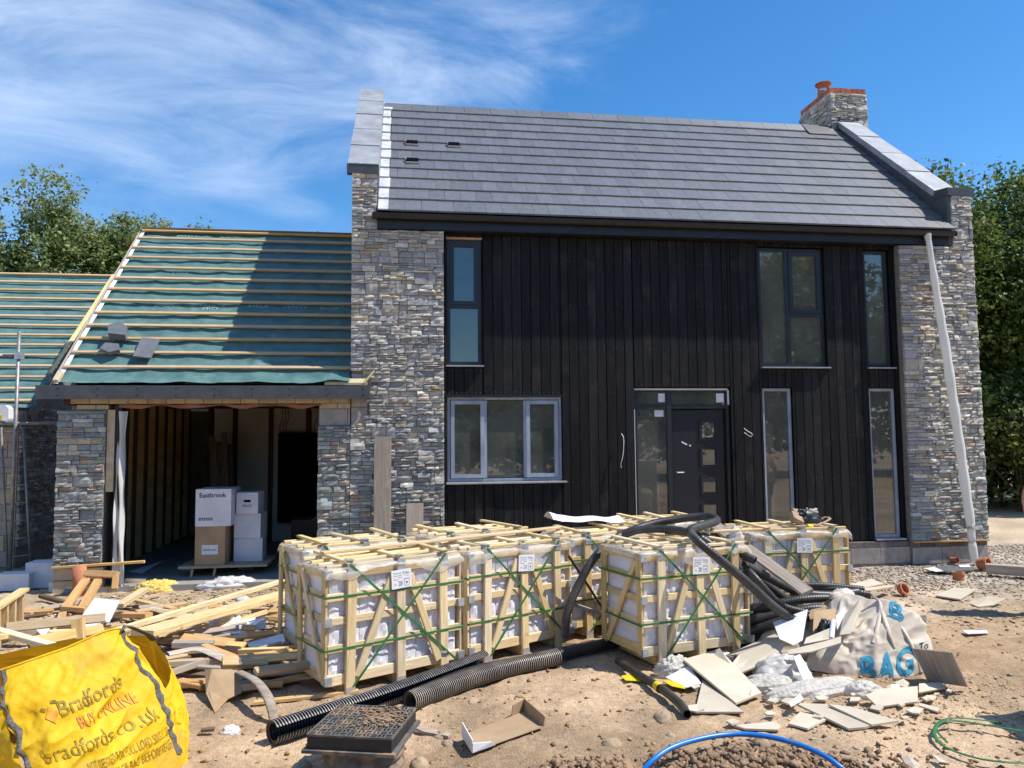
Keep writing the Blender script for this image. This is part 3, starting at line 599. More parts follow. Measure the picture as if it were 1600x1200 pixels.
# windows and door
def ring(mb, x0, x1, z0, z1, w, y0, y1):
    mb.box(x0, x1, y0, y1, z0, z0 + w).box(x0, x1, y0, y1, z1 - w, z1).box(x0, x0 + w, y0, y1, z0 + w, z1 - w).box(x1 - w, x1, y0, y1, z0 + w, z1 - w)
def window(x0, x1, z0, z1, y, mat, lights, sill=None, inner=None, fw=.045, gl=None):
    f = MB(); ring(f, x0, x1, z0, z1, fw, y, y + .07)
    for (a, b, c_, d_, s) in lights:
        if s is None: f.box(a, b, y - .001, y + .069, c_, d_)
    fo = f.build('window', mat, house)
    for (a, b, c_, d_, s) in lights:
        if s is None: continue
        if s:
            m = MB(); ring(m, a, b, c_, d_, .050, y - .014, y + .05); m.build('sash', s if s is not True else mat, fo); q = .047
        else: q = .0
        MB().box(a + q, b - q, y + .022, y + .034, c_ + q, d_ - q).build('pane', gl or GLASS, fo)
    if sill: MB().prism([(.04, z0 - .03), (.04, z0 - .012), (y + .02, z0 - .001), (y + .02, z0 - .03)], x0 - .02, x1 + sill, 'X').build('sill', M['sill'], fo)
    return fo
A = M['anth']; F = M['film']
o = window(.58, 1.04, 2.79, 4.49, .15, A, [(.625, .995, 3.60, 4.445, True), (.625, .995, 3.555, 3.60, None), (.625, .995, 2.835, 3.555, False)], .02, gl=GLASS2)
MB().box(.57, 1.05, .10, .145, 4.485, 4.515).build('head_batten', M['batten'], o)
window(4.99, 5.98, 2.79, 4.49, .15, A, [(5.035, 5.40, 2.835, 4.445, False), (5.40, 5.46, 2.835, 4.445, None), (5.46, 5.935, 3.56, 4.445, True), (5.46, 5.935, 3.50, 3.56, None), (5.46, 5.935, 2.835, 3.50, False)], .02)
window(6.605, 6.99, 2.79, 4.49, .15, A, [(6.65, 6.945, 2.835, 4.445, False)], .02)
g3 = window(.58, 2.115, 1.245, 2.36, .145, F, [(.625, 1.07, 1.29, 2.315, F), (1.07, 1.105, 1.29, 2.315, None), (1.105, 1.60, 1.29, 2.315, False), (1.60, 1.635, 1.29, 2.315, None), (1.635, 2.07, 1.29, 2.315, F)], .05, fw=.036)
MB().box(.56, 2.135, .085, .135, 2.365, 2.39).build('head_trim', M['blackpvc'], g3)
window(4.99, 5.425, .365, 2.48, .15, F, [(5.02, 5.385, .41, 2.435, False)], None, fw=.04)
window(6.605, 7.015, .365, 2.48, .15, F, [(6.635, 6.975, .41, 2.435, False)], .02, fw=.04)
ent = MB(); ring(ent, 3.13, 4.505, .36, 2.48, .045, .15, .22)
ent.box(3.60, 3.665, .14, .221, .405, 2.435).box(3.175, 3.60, .145, .221, 2.20, 2.255).box(3.665, 4.46, .145, .221, 2.20, 2.255)
ent = ent.build('door_frame', A, house)
MB().box(3.175, 3.60, .172, .184, 2.255, 2.435).build('pane', GLASS, ent); MB().box(3.665, 4.46, .172, .184, 2.255, 2.435).build('pane', GLASS, ent)
MB().box(3.175, 3.60, .172, .184, .405, 2.20).build('pane', GLASS, ent)
MB().box(3.127, 3.140, .135, .149, .40, 2.19).box(3.14, 4.49, .142, .149, 2.455, 2.479).box(4.482, 4.506, .138, .149, 2.25, 2.455).build('protective_tape', M['cardw'], ent)
for a, b, c_, d_ in ((3.49, 3.585, 2.29, 2.41), (4.33, 4.44, 2.285, 2.41), (3.43, 3.56, 2.09, 2.18)): MB().box(a, b, .168, .171, c_, d_).build('sticker', M['cardw'], ent)
dz = [(1.80, 2.01), (1.42, 1.63), (1.04, 1.25), (.66, .87)]; LX0, LX1 = 4.115, 4.315
dmb = MB(); xs_ = [3.69, LX0, LX1, 4.435]; zs_ = sorted({.42, 2.18} | {q for d in dz for q in d})
for a, b in zip(xs_, xs_[1:]):
    for c_, d_ in zip(zs_, zs_[1:]):
        if a == LX0 and any(abs(c_ - d[0]) < 1e-6 for d in dz): continue
        dmb.box(a, b, .20, .245, c_, d_)
fdoor = dmb.build('front_door', M['door'], house)
for c_, d_ in dz:
    m = MB(); ring(m, LX0 - .035, LX1 + .035, c_ - .035, d_ + .035, .035, .188, .1985); m.build('lite_trim', M['door'], fdoor)
    MB().box(LX0, LX1, .215, .225, c_, d_).build('lite', GLASS, fdoor)
MB().cyl((3.735, .199, 1.32), (3.735, .155, 1.32), .011).cyl((3.735, .158, 1.32), (3.83, .158, 1.32), .009).build('handle', M['galv'], fdoor)
for p, q in (((3.82, .2, 1.74), (3.90, .2, 1.70)), ((3.93, .2, 1.69), (3.955, .2, 1.685))): bar('door_mark', p, q, .02, .004, M['cardw'], fdoor, up=(0, 1, 0))
# loose wires out of the boards
MB().build
def wire(pts, r, mat, name='wire', parent=None): return tube_mb(pts, r, 6).build(name, mat, parent, True)
wire([(2.93, .09, 1.86), (2.95, .05, 1.80), (2.935, .03, 1.60), (2.90, .03, 1.45), (2.91, .05, 1.40)], .0045, M['cardw'], 'cable_tail', house)
wire([(4.69, .09, 1.86), (4.72, .05, 1.83), (4.76, .04, 1.80), (4.79, .04, 1.82), (4.77, .04, 1.85), (4.72, .045, 1.88), (4.67, .05, 1.92)], .006, M['cardw'], 'cable_tail', house)
# rooms behind the glass
rm = MB(); rm.box(X1, X2, 3.2, 3.3, .3, 4.6).box(X1 - .02, X1 - .0, .4, 3.2, .3, 4.6).box(X2, X2 + .03, .4, 3.2, .3, 4.6).box(X1, X2, .36, 3.2, 2.50, 2.74).box(X1, X2, .36, 3.2, 4.52, 4.6).box(X1, X2, .36, 3.2, .25, .33)
rm.box(2.5, 2.58, .36, 3.2, .33, 2.5).box(4.7, 4.78, 1.4, 3.2, .33, 2.5).box(1.5, 1.58, .36, 3.2, 2.74, 4.5).box(4.6, 4.68, .36, 3.2, 2.74, 4.5)
rm.build('room_walls', M['plaster'], house)
MB().box(-.6, 8.2, 5.9, 6.0, 0, 4.8).build('rear_wall', M['block'], house)
for x in (.80, 1.04): MB().box(x - .06, x + .05, .245, .30, 1.25, 1.39).build('window_ledge_brick', M['rbrick'], house)
# chimney
CX0, CX1, CY0, CY1, CZ = 7.77, 8.50, 2.70, 3.75, 8.235
ch = MB().box(CX0 + .012, CX1 - .012, CY0 + .012, CY1 - .012, 6.6, CZ - .13).build('chimney', M['mortar'], house)
FRC = (Vector((0, CY0, 0)), Vector((1, 0, 0)), Vector((0, 0, 1)), Vector((0, -1, 0))); FLC = (Vector((CX0, 0, 0)), Vector((0, -1, 0)), Vector((0, 0, 1)), Vector((-1, 0, 0)))
for rc in stone_rects(CX0, CX1, 7.0, CZ - .13, rng): cands.append((rc, FRC, ch, stone_col(rng, 3)))
for rc in stone_rects(-CY1, -CY0, 7.0, CZ - .13, rng): cands.append((rc, FLC, ch, stone_col(rng, 3)))
x = CX0
while x < CX1 - .02:
    MB().box(x + .004, min(x + .112, CX1) - .004, CY0 + .01, CY0 + .22, CZ - .125, CZ - .01).build('brick', M['rbrick'], ch); x += .112
y = CY0 + .232
while y < CY1 - .02:
    MB().box(CX0 + .01, CX0 + .2, y, min(y + .108, CY1), CZ - .125, CZ - .01).build('brick', M['rbrick'], ch); y += .112
MB().box(CX0 + .2, CX1, CY0 + .23, CY1, CZ - .14, CZ - .02).build('flaunching', M['block'], ch)
MB().box(7.90, 8.31, CY0 - .03, CY0 - .012, 7.55, 7.66).box(7.75, 7.89, CY0 - .05, CY0 - .02, 7.2, 7.50).build('lead_apron', M['leaddk'], ch)
MB().prism([(YR - .30, ZR - .22), (YR - .02, ZR + .065), (YR + .1, ZR + .065), (YR + .1, ZR - .1)], 7.22, 7.768, 'X').build('lead_saddle', M['leaddk'], ch)
pot = MB().cyl((7.98, 3.25, CZ - .05), (7.98, 3.25, CZ + .16), .12, .11, 18).build('chimney_pot', M['terra'], house, True)
MB().cyl((7.98, 3.25, CZ + .30), (7.98, 3.25, CZ + .315), .15, .155, 20).cyl((7.98, 3.25, CZ + .315), (7.98, 3.25, CZ + .37), .155, .03, 20).build('cowl', M['terra'], pot)
mb = MB()
for k in range(4):
    a = k * math.pi / 2 + .4; mb.cyl((7.98 + .1 * math.cos(a), 3.25 + .1 * math.sin(a), CZ + .1), (7.98 + .12 * math.cos(a), 3.25 + .12 * math.sin(a), CZ + .31), .012, n=6)
mb.build('cowl_leg', M['terra'], pot)
clad(cands, 300)
# temporary polythene downpipe
dp = thing('polythene_downpipe', 'long flattened white polythene tube hanging from the gutter by the right pier', 'downpipe', (7.85, -.28, 0))
tube_mb([(7.47, -.13, 4.66), (7.50, -.135, 4.35), (7.565, -.145, 3.7), (7.64, -.16, 3.0), (7.70, -.165, 2.35), (7.765, -.18, 1.6), (7.82, -.19, .95), (7.85, -.20, .55), (7.855, -.205, .3), (7.88, -.21, .04)], .06, 12, ds=.05, rfun=lambda t: .032 + .030 * math.sin(min(1, t * 2.2) * math.pi / 2) * (1 - .55 * max(0, t - .82) / .18) + .004 * math.sin(t * 60)).build('tube', M['poly'], dp, True)
MB().cyl((7.47, -.125, 4.69), (7.47, -.13, 4.60), .05, .042).build('outlet', M['poly'], dp)
# ------------------------------------------------------------------ garage
gar = thing('garage', 'open fronted garage with green roof membrane and bare battens, joined to the house', 'garage', (-2.4, 0, 0))
GE, GZE, GR, GZR = -.13, 2.50, 2.835, 5.20; GX0, GX1 = -4.18, -.672
GT = math.atan2(GZR - GZE, GR - GE); GS = Vector((0, math.cos(GT), math.sin(GT))); GN = Vector((0, -math.sin(GT), math.cos(GT))); GL = (GZR - GZE) / math.sin(GT)
def groof(x, s, n=0.0): return Vector((x, GE, GZE)) + GS * s + GN * n
def on_groof(u, v, n=0.03):
    p0 = groof(0, 0, n); d = ray(u, v); t = (p0 - CAMP).dot(GN) / d.dot(GN); return CAMP + d * t
gw = MB().box(-4.14, -3.60, .012, .35, .30, 2.2).build('stone_pier', M['mortar'], gar)
gw2 = MB().box(-1.06, -.668, .012, .35, .0, 2.26).build('stone_pier', M['mortar'], gar)
gc = []
for rc in stone_rects(-4.15, -3.60, .325, 2.19, rng): gc.append((rc, FRONT, gw, stone_col(rng, 0)))
for rc in stone_rects(-1.07, -.667, .02, 1.98, rng): gc.append((rc, FRONT, gw2, stone_col(rng, .6)))
clad(gc, 300)
course(-4.15, -3.58, -.012, .0, .145, .45, 'block', M['yblock'], gw); course(-4.15, -3.58, -.010, .155, .295, .45, 'block', M['yblock'], gw, .2)
course(-3.595, -3.50, .004, 1.2, 2.2, .3, 'block', M['yblock'], gw)
course(-1.055, -.668, .004, 2.0, 2.20, .45, 'block', M['block'], gw2, .1); course(-1.055, -.668, -.002, 2.21, 2.27, .225, 'block', M['yblock'], gw2)
bar('starter_batten', (-4.15, -.024, .312), (-3.10, -.05, .355), .05, .03, M['wood2'], gar)
lin = MB().box(-4.10, -.668, .012, .30, 2.262, 2.47).build('lintel', M['rstud'], gar)
course(-4.02, -.668, -.004, 2.275, 2.46, .222, 'block', M['yblock'], lin)
course(-3.95, -3.58, -.003, 2.205, 2.258, .225, 'block', M['yblock'], lin)
# orange damp proof strip hanging under the lintel
mb = MB(); mb.grid(lambda u, v: Vector((-3.45 + 2.42 * u, -.015 - .02 * v, 2.262 - .035 * v * (1 + .5 * math.sin(u * 23)) + .006 * math.sin(u * 40))), 60, 3); mb.build('damp_proof_strip', M['terra'], lin)
MB().box(-4.35, -.415, -.165, -.14, 2.325, 2.49).build('fascia', M['greyfas'], gar)
MB().box(-.44, -.415, -.139, -.045, 2.325, 2.49).build('fascia_return', M['greyfas'], gar)
MB().box(-4.25, -.45, -.139, -.006, 2.465, 2.485).build('soffit', M['blackpvc'], gar)
# screws along the fascia
mb = MB()
for k in range(9): mb.cyl((-4.1 + .45 * k, -.166, 2.45), (-4.1 + .45 * k, -.169, 2.45), .008, n=8).cyl((-4.1 + .45 * k, -.166, 2.37), (-4.1 + .45 * k, -.169, 2.37), .008, n=8)
mb.build('screw_head', M['dark'], gar, kind='stuff')
# jamb: black membrane and polythene
MB().box(-3.50, -3.43, .02, .30, .05, 2.26).build('jamb_membrane', M['blackpvc'], gar)
mb = MB(); mb.grid(lambda u, v: Vector((-3.47 + .13 * u * (1 - .25 * math.sin(v * 3)), -.01 - .035 * math.sin(u * 9 + v * 5) - .02 * math.sin(v * 19 + u * 4), .06 + 2.12 * v)), 10, 40); mb.build('polythene_strip', M['poly'], gar, True)
# shell
MB().box(-4.14, -4.04, .35, 5.6, 0, 2.4).box(-4.04, -.66, 5.5, 5.6, 0, 2.4).box(-.80, -.668, .36, 5.5, 0, 2.5).build('wall', M['block'], gar)
MB().prism([(.05, 2.35), (GR, 4.98), (5.6, 2.45)], -4.12, -4.06, 'X').build('gable_panel', M['gwood'], gar)
MB().box(-4.0, -.8, -.04, 5.5, -.06, .065).build('floor_slab', M['conc'], gar)
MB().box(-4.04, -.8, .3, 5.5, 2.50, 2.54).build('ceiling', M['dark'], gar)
for k in range(10):
    y = .5 + .5 * k; bar('stud', (-3.99, y, .07), (-3.99, y, 2.48), .05, .09, M['stud'], gar, up=(1, 0, 0))
MB().box(-4.035, -4.03, .36, 5.4, .07, 2.48).build('sheathing', M['dwood'], gar)
bpan = [(-3.25, -2.92), (-2.86, -2.32), (-2.26, -1.70), (-1.6, -1.15), (-1.09, -.85)]
for a, b in bpan: MB().box(a, b, 3.94, 3.99, .07, 2.40).build('back_panel', M['plaster'], gar)
for x in (-3.3, -2.89, -2.29, -1.65, -1.12): MB().box(x - .035, x + .035, 3.86, 3.98, .07, 2.45).build('steel_post', M['rstud'], gar)
MB().box(-4.0, -.8, 3.84, 3.99, 2.38, 2.50).build('steel_beam', M['rstud'], gar)
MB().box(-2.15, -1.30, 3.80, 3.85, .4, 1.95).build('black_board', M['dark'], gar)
for k, x in enumerate((-2.08, -2.03, -1.98, -1.5)): wire([(x, 3.7, 2.42), (x + .02, 3.69, 2.2), (x - .03, 3.7, 2.05), (x + .01, 3.7, 1.85 - .1 * k)], .006, M['blackpvc'], 'hanging_cable', gar)
# roof: membrane, rafters edge, battens
def memb(u, v):
    x = GX0 + .05 + (GX1 - GX0 - .05) * u; s = .02 + (GL - .03) * v
    q = (s / .322) % 1; sag = -.022 * math.sin(math.pi * q) - .010 * math.sin(math.pi * ((x / .45) % 1))
    nz = float(fbm(np.array([x * 2.2]), np.array([s * 6.5]), 4)[0]) * .05
    low = max(0, 1 - s / .30); nz += low * (.03 + .05 * float(fbm(np.array([x * 1.7 + 5]), np.array([s * 3]), 3)[0])) + low * .05 * math.exp(-((x + .85) / .22) ** 2)
    return groof(x, s, sag + nz)
mbr = MB().grid(memb, 130, 150).build('roof_membrane', M['membrane'], gar, True)
for k in range(13):
    s = .325 + k * .3095; bar('batten', groof(GX0 + .03, s, .028), groof(GX1, s, .028), .05, .026, M['batten'], gar, up=GN)
bar('batten', groof(GX0 + .03, GL - .02, .03), groof(GX1, GL - .02, .03), .06, .03, M['owood'], gar, up=GN)
bar('ridge_board', groof(GX0 + .03, GL + .03, .03), groof(GX1, GL + .03, .03), .10, .03, M['dwood'], gar, up=(0, 0, 1))
mb = MB(); mb.grid(lambda u, v: groof(GX0 + .015 + .055 * u, GL * v, .012 + .006 * math.sin(v * 37 + u)), 2, 60); mb.build('verge_membrane', M['paper'], gar, True)
bar('verge_board', groof(GX0 - .02, -.02, -.05), groof(GX0 - .02, GL, -.05), .10, .022, M['gwood'], gar, up=(1, 0, 0))
bar('eaves_block', groof(GX0 + .04, .02, .03), groof(GX0 + .04, .20, .03), .06, .06, M['wood'], gar, up=GN)
MB().prism([(GR, GZR), (5.9, 2.45), (5.9, 2.38), (GR, GZR - .1)], GX0, GX1, 'X').build('rear_roof', M['membrane'], gar)
# print on the membrane
for k, (x, s, w, t) in enumerate([(-3.62, 3.87, .32, 'VENT3'), (-3.60, 3.79, .2, 'PRO'), (-2.95, 3.86, .26, 'DGA'), (-2.18, 3.87, .32, 'VENT3'), (-3.42, 2.72, .22, 'PRO'), (-3.45, 1.80, .26, 'DGA'), (-2.87, 1.82, .36, 'VENT3'), (-2.80, 1.74, .2, 'PRO'), (-2.18, 1.81, .28, 'DGA'), (-1.72, 1.82, .34, 'VENT3'), (-1.18, 1.80, .26, 'DGA'), (-.95, 1.82, .22, 'VENT3')]):
    text('lettering', t, lambda u, v: groof(x + w * u, s + v * .085, 0) + GN * ((memb((x + w * u - GX0 - .05) / (GX1 - GX0 - .05), (s + v * .085) / GL) - groof(x + w * u, s + v * .085)).dot(GN) + .006), M['prnt'], mbr)
# scraps at the eaves by the house pier
MB().prism([(-.14, 2.50), (-.045, 2.56), (-.045, 2.59), (-.14, 2.53)], -.98, -.45, 'X').build('eaves_tray', M['yblock'], gar)
bar('eaves_scrap', (-.50, -.14, 2.52), (-.37, -.10, 2.68), .07, .02, M['wood'], gar)
# ------------------------------------------------------------------ outbuilding further left
ob = thing('outbuilding', 'low stone outbuilding with green roof membrane, set back left of the garage', 'building', (-8, 3, 0))
OE, OZE, OR_, OZR, OX0, OX1 = 1.9, 2.30, 5.0, 4.90, -13.0, -5.33
OT = math.atan2(OZR - OZE, OR_ - OE); OS = Vector((0, math.cos(OT), math.sin(OT))); ON = Vector((0, -math.sin(OT), math.cos(OT))); OL = (OZR - OZE) / math.sin(OT)
def oroof(x, s, n=0.0): return Vector((x, OE, OZE)) + OS * s + ON * n
def omemb(u, v):
    x = OX0 + (OX1 - OX0) * u; s = OL * v; q = (s / .30) % 1
    return oroof(x, s, -.02 * math.sin(math.pi * q) + .05 * float(fbm(np.array([x * 1.5 + 30]), np.array([s * 6]), 4)[0]) + max(0, 1 - s / .4) * .04 * math.sin(x * 3))
om = MB().grid(omemb, 110, 110).build('roof_membrane', M['membrane'], ob, True)
for k in range(14):
    s = .16 + k * .297; bar('batten', oroof(OX0, s, .03), oroof(OX1 - .02, s, .03), .05, .026, M['batten'], ob, up=ON)
bar('verge_batten', oroof(OX1, .85, .035), oroof(OX1, OL, .035), .07, .03, M['wood'], ob, up=ON)
bar('barge_board', oroof(OX1 + .045, -.1, -.06), oroof(OX1 + .045, OL, -.06), .19, .022, M['greyfas'], ob, up=(1, 0, 0))
MB().prism([(OR_, OZR), (8.2, 2.3), (8.2, 2.2), (OR_, OZR - .1)], OX0, OX1, 'X').build('rear_roof', M['membrane'], ob)
MB().box(OX0, OX1 - .02, OE - .03, OE, 2.12, 2.27).build('fascia', M['greyfas'], ob)
ow = MB().prism([(2.17, -.1), (2.17, 2.2), (5.0, 4.7), (7.9, 2.2), (7.9, -.1)], -12.9, -5.565, 'X').build('wall', M['mortar'], ob)
course_y = 0
for j in range(9):
    z = .02 + j * .225; x = -8.2 - (.22 if j % 2 else 0)
    while x < -5.58:
        a, b = max(x, -8.2), min(x + .45, -5.58)
        if b - a > .05: MB().box(a + .005, b - .005, 2.15 + rng.uniform(0, .004), 2.169, z + .005, z + .22).build('block', M['block'] if rng.random() < .75 else M['yblock'], ow)
        x += .45
FRO = (Vector((-5.56, 0, 0)), Vector((0, 1, 0)), Vector((0, 0, 1)), Vector((1, 0, 0)))
oc = [(rc, FRO, ow, tuple(k * .75 for k in stone_col(rng, 0))) for rc in stone_rects(2.15, 4.3, .30, 2.35, rng)]
clad(oc, 300)
# scaffold at the outbuilding
sc = thing('scaffold', 'grey steel scaffold tube standard and ledger in front of the block outbuilding', 'scaffold', (-5.1, 1.3, 0))
def tb(a, b, r, name, par): return MB().cyl(a, b, r, n=10).build(name, M['steel'], par, True)
a = fp(30, 518, 1.15); tb((a.x, 1.15, 0), a, .024, 'standard', sc)
a = fp(0, 664, 1.2); b = fp(93, 661, 1.2); tb(a - Vector((1.5, 0, 0)), b, .024, 'ledger', sc)
a = fp(0, 557, 1.2); b = fp(34, 556, 1.2); tb(a - Vector((1.5, 0, 0)), b, .022, 'guard_rail', sc)
p = fp(30, 556, 1.17); MB().box(p.x - .04, p.x + .04, 1.12, 1.23, p.z - .045, p.z + .045).build('clamp', M['galv'], sc)
pl_ = MB().box(-7.5, -5.32, 1.22, 1.5, b.z * 0 + fp(0, 662, 1.3).z - .0, fp(0, 662, 1.3).z + .038).build('platform_board', M['gwood'], sc)
ld = thing('ladder', 'thin dark ladder standing against the block wall of the outbuilding', 'ladder', (-5.3, 1.6, 0))
for (u0, v0, u1, v1) in ((2, 668, 12, 892), (36, 668, 48, 888)):
    a = fp(u0, v0, 1.75); b = fp(u1, v1, 1.35); tb(a, Vector((b.x, b.y, max(0.0, b.z))), .016, 'stile', ld)
for k in range(8):
    t = .03 + k * .125; a = fp(2 + 10 * t, 668 + 224 * t, 1.75 - .4 * t); b = fp(36 + 12 * t, 668 + 220 * t, 1.75 - .4 * t); tb(a, b, .010, 'rung', ld)
jz = fp(0, 662, 1.3).z + .04; jc = fp(6, 640, 1.33)
jr = thing('jerrycan', 'white plastic jerrycan with yellow label on the scaffold board', 'canister', (jc.x, 1.33, jz))
MB().prism([(jc.x - .16, jz), (jc.x + .085, jz), (jc.x + .095, jz + .03), (jc.x + .09, jz + .17), (jc.x + .05, jz + .21), (jc.x - .06, jz + .22), (jc.x - .12, jz + .18), (jc.x - .16, jz + .15)], 1.26, 1.40, 'Y').build('body', M['cardw'], jr)
MB().cyl((jc.x - .10, 1.33, jz + .17), (jc.x - .10, 1.33, jz + .235), .025, n=12).build('cap', M['cardw'], jr)
MB().box(jc.x - .12, jc.x + .02, 1.255, 1.259, jz + .02, jz + .075).build('sticker', M['ychem'], jr)
# ------------------------------------------------------------------ trees
def leafmat(name):
    m = bpy.data.materials.new(name); m.use_nodes = True; n = m.node_tree.nodes; L = m.node_tree.links.new; b = n['Principled BSDF']
    at = n.new('ShaderNodeAttribute'); at.attribute_name = 'Col'; L(at.outputs['Color'], b.inputs['Base Color']); b.inputs['Roughness'].default_value = .5; b.inputs['Specular IOR Level'].default_value = .35
    tl = n.new('ShaderNodeBsdfTranslucent'); hv = n.new('ShaderNodeHueSaturation'); hv.inputs['Value'].default_value = 1.35; hv.inputs['Hue'].default_value = .485; L(at.outputs['Color'], hv.inputs['Color']); L(hv.outputs[0], tl.inputs[0])
    ms = n.new('ShaderNodeMixShader'); ms.inputs[0].default_value = .35; L(b.outputs[0], ms.inputs[1]); L(tl.outputs[0], ms.inputs[2]); L(ms.outputs[0], n['Material Output'].inputs[0]); return m
M['leaf'] = leafmat('leaf')
def tree(name, label, cat, x, y, h, rx, rz_, base, nleaf, seed, cols, leaf=.13, clump=.42, lumps=26, group=None, gap=.0, trunk=.16, crown_off=(0, 0)):
    r = np.random.RandomState(seed); t = thing(name, label, cat, (x, y, 0), 0, group)
    cz = h - rz_; lum = []
    for k in range(lumps):
        a = r.rand() * 2 * math.pi; ph = math.acos(1 - 2 * r.rand()); q = r.rand() ** .35 * .82
        lum.append((x + crown_off[0] + rx * q * math.sin(ph) * math.cos(a), y + crown_off[1] + rx * q * math.sin(ph) * math.sin(a), max(base + .2, cz + rz_ * q * math.cos(ph)), (.26 + .22 * r.rand()) * rx))
    lum = np.array(lum); 
    # branches from the trunk into each lump
    tm = MB(); top = Vector((x + crown_off[0] * .6, y + crown_off[1] * .6, cz + rz_ * .35)); L = catmull([(x, y, -.2), (x + .1, y, h * .25), (x + crown_off[0] * .3 - .1, y + crown_off[1] * .3 + .1, h * .5), top], .4)
    for i in range(len(L) - 1): tm.cyl(L[i], L[i + 1], trunk * (1 - .75 * i / len(L)), trunk * (1 - .75 * (i + 1) / len(L)), 7, cap=False)
    for k in range(min(lumps, 18)):
        e = Vector(lum[k, :3]); s = L[int(len(L) * r.uniform(.35, .95)) - 1]; m_ = s.lerp(e, .5) + Vector((0, 0, -.15 * (e - s).length * r.rand())); q = catmull([s, m_, e], .5)
        for i in range(len(q) - 1): tm.cyl(q[i], q[i + 1], trunk * .38 * (1 - .8 * i / len(q)), trunk * .38 * (1 - .8 * (i + 1) / len(q)), 5, cap=False)
    tm.build('trunk', M['bark'], t, True)
    # twig clumps on the skin of the lumps, then leaves round each
    nc = max(20, nleaf // 34); li = r.randint(0, lumps, nc); d = r.normal(size=(nc, 3)); d /= np.linalg.norm(d, axis=1)[:, None]; d[:, 2] = d[:, 2] * .85 + .12
    cen = lum[li, :3] + d * lum[li, 3:4] * (r.rand(nc, 1) ** .25) * 1.0
    cen = cen[cen[:, 2] > base]
    nc = len(cen); ci = r.randint(0, nc, nleaf); cs = clump * (.6 + .8 * r.rand(nc))
    p = cen[ci] + r.normal(size=(nleaf, 3)) * cs[ci][:, None] * np.array([.5, .5, .38])
    n_ = r.normal(size=(nleaf, 3)) * .75 + np.array([.25, -.25, .75]); n_ /= np.linalg.norm(n_, axis=1)[:, None]
    a = np.cross(n_, r.normal(size=(nleaf, 3))); a /= np.linalg.norm(a, axis=1)[:, None]; b = np.cross(n_, a)
    sz = leaf * (.6 + .8 * r.rand(nleaf))[:, None]
    v = np.stack([p - a * sz * .5, p + b * sz * .30 + n_ * sz * .08, p + a * sz * .55, p - b * sz * .30 + n_ * sz * .08], 1).reshape(-1, 3).astype(np.float32)
    me = bpy.data.meshes.new('crown'); me.vertices.add(len(v)); me.vertices.foreach_set('co', v.ravel()); me.loops.add(len(v)); me.loops.foreach_set('vertex_index', np.arange(len(v), dtype=np.int32))
    me.polygons.add(nleaf); me.polygons.foreach_set('loop_start', np.arange(0, len(v), 4, dtype=np.int32)); me.update(calc_edges=True)
    c = np.array(cols); cc_ = c[r.randint(0, len(c), nc)][ci] * (.75 + .5 * r.rand(nleaf, 1)); col = np.ones((nleaf, 4), np.float32); col[:, :3] = cc_
    at = me.color_attributes.new('Col', 'FLOAT_COLOR', 'CORNER'); at.data.foreach_set('color', np.repeat(col, 4, 0).ravel())
    o = newobj('crown', me, I4, t, M['leaf']); o['kind'] = 'stuff'; return t
GD = [(.060, .105, .018), (.085, .135, .024), (.11, .155, .030), (.042, .08, .016), (.14, .18, .045)]
GB = [(.15, .20, .055), (.19, .235, .07), (.23, .26, .10), (.11, .155, .045)]
tree('leafy_tree', 'tall dark green tree closest behind the right gable of the house', 'tree', 14.2, 8.0, 9.0, 3.0, 4.0, .8, 46000, 1, GD, .135, .42, 40)
tree('leafy_tree', 'broad dark green tree filling the right edge beyond the house', 'tree', 18.0, 8.4, 9.6, 3.3, 4.5, .6, 42000, 2, GD, .135, .42, 40)
tree('leafy_tree', 'green tree top showing just right of the right coping', 'tree', 12.9, 13.0, 11.0, 3.3, 4.5, .8, 26000, 3, GD, .15, .45, 36)
tree('leafy_tree', 'tallest dark tree behind the right hand pair', 'tree', 20.5, 14.5, 11.6, 4.0, 5.2, .8, 24000, 4, GD, .17, .5, 36)
tree('bramble_bush', 'bright sunlit bramble bush low beside the right pier', 'bush', 14.6, 6.6, 3.5, 1.6, 1.7, .1, 15000, 6, GB + GD, .12, .36, 24, trunk=.05)
tree('bramble_bush', 'low bramble bush at the right edge of the photo', 'bush', 16.9, 6.0, 2.8, 1.7, 1.4, .05, 13000, 7, GB + GD, .12, .36, 24, trunk=.05)
for lab, x, y, h, rx in (('dense shrub at the foot of the trees right behind the stone pier', 13.0, 8.2, 3.0, 1.8), ('dense dark shrub between the two bramble bushes', 15.8, 8.6, 3.6, 2.0), ('dense shrub under the broad tree at the right edge', 19.0, 8.0, 3.4, 2.2), ('tall dark shrub closing the gap below the right hand trees', 16.6, 11.5, 5.2, 2.6), ('dark undergrowth behind the pier between tree trunks', 12.6, 12.0, 5.0, 2.4), ('dark shrub far right behind the edge of the photo', 21.5, 10.5, 4.8, 2.6)):
    tree('shrub', lab, 'shrub', x, y, h, rx, h * .52, .02, 14000, int(x * 10), GD, .14, .42, 30, trunk=.05)
tree('birch_tree', 'tallest pale green tree at the far left behind the outbuilding', 'tree', -11.5, 16, 10.4, 2.5, 4.2, 1.2, 46000, 8, GB, .125, .36, 38, trunk=.12)
tree('birch_tree', 'rounded green tree between the tall left tree and the garage roof', 'tree', -9.8, 17, 9.7, 2.3, 3.6, 1.2, 36000, 9, GB, .125, .36, 34, trunk=.12)
tree('birch_tree', 'thin airy tree just left of the garage ridge', 'tree', -8.8, 18.5, 10.3, 1.9, 3.8, 1.2, 22000, 10, GB, .12, .42, 28, trunk=.08)
tree('birch_tree', 'green tree cut off by the left edge of the photo', 'tree', -14.0, 16.5, 9.9, 2.6, 4.2, 1.2, 34000, 14, GB, .125, .36, 34, trunk=.12)
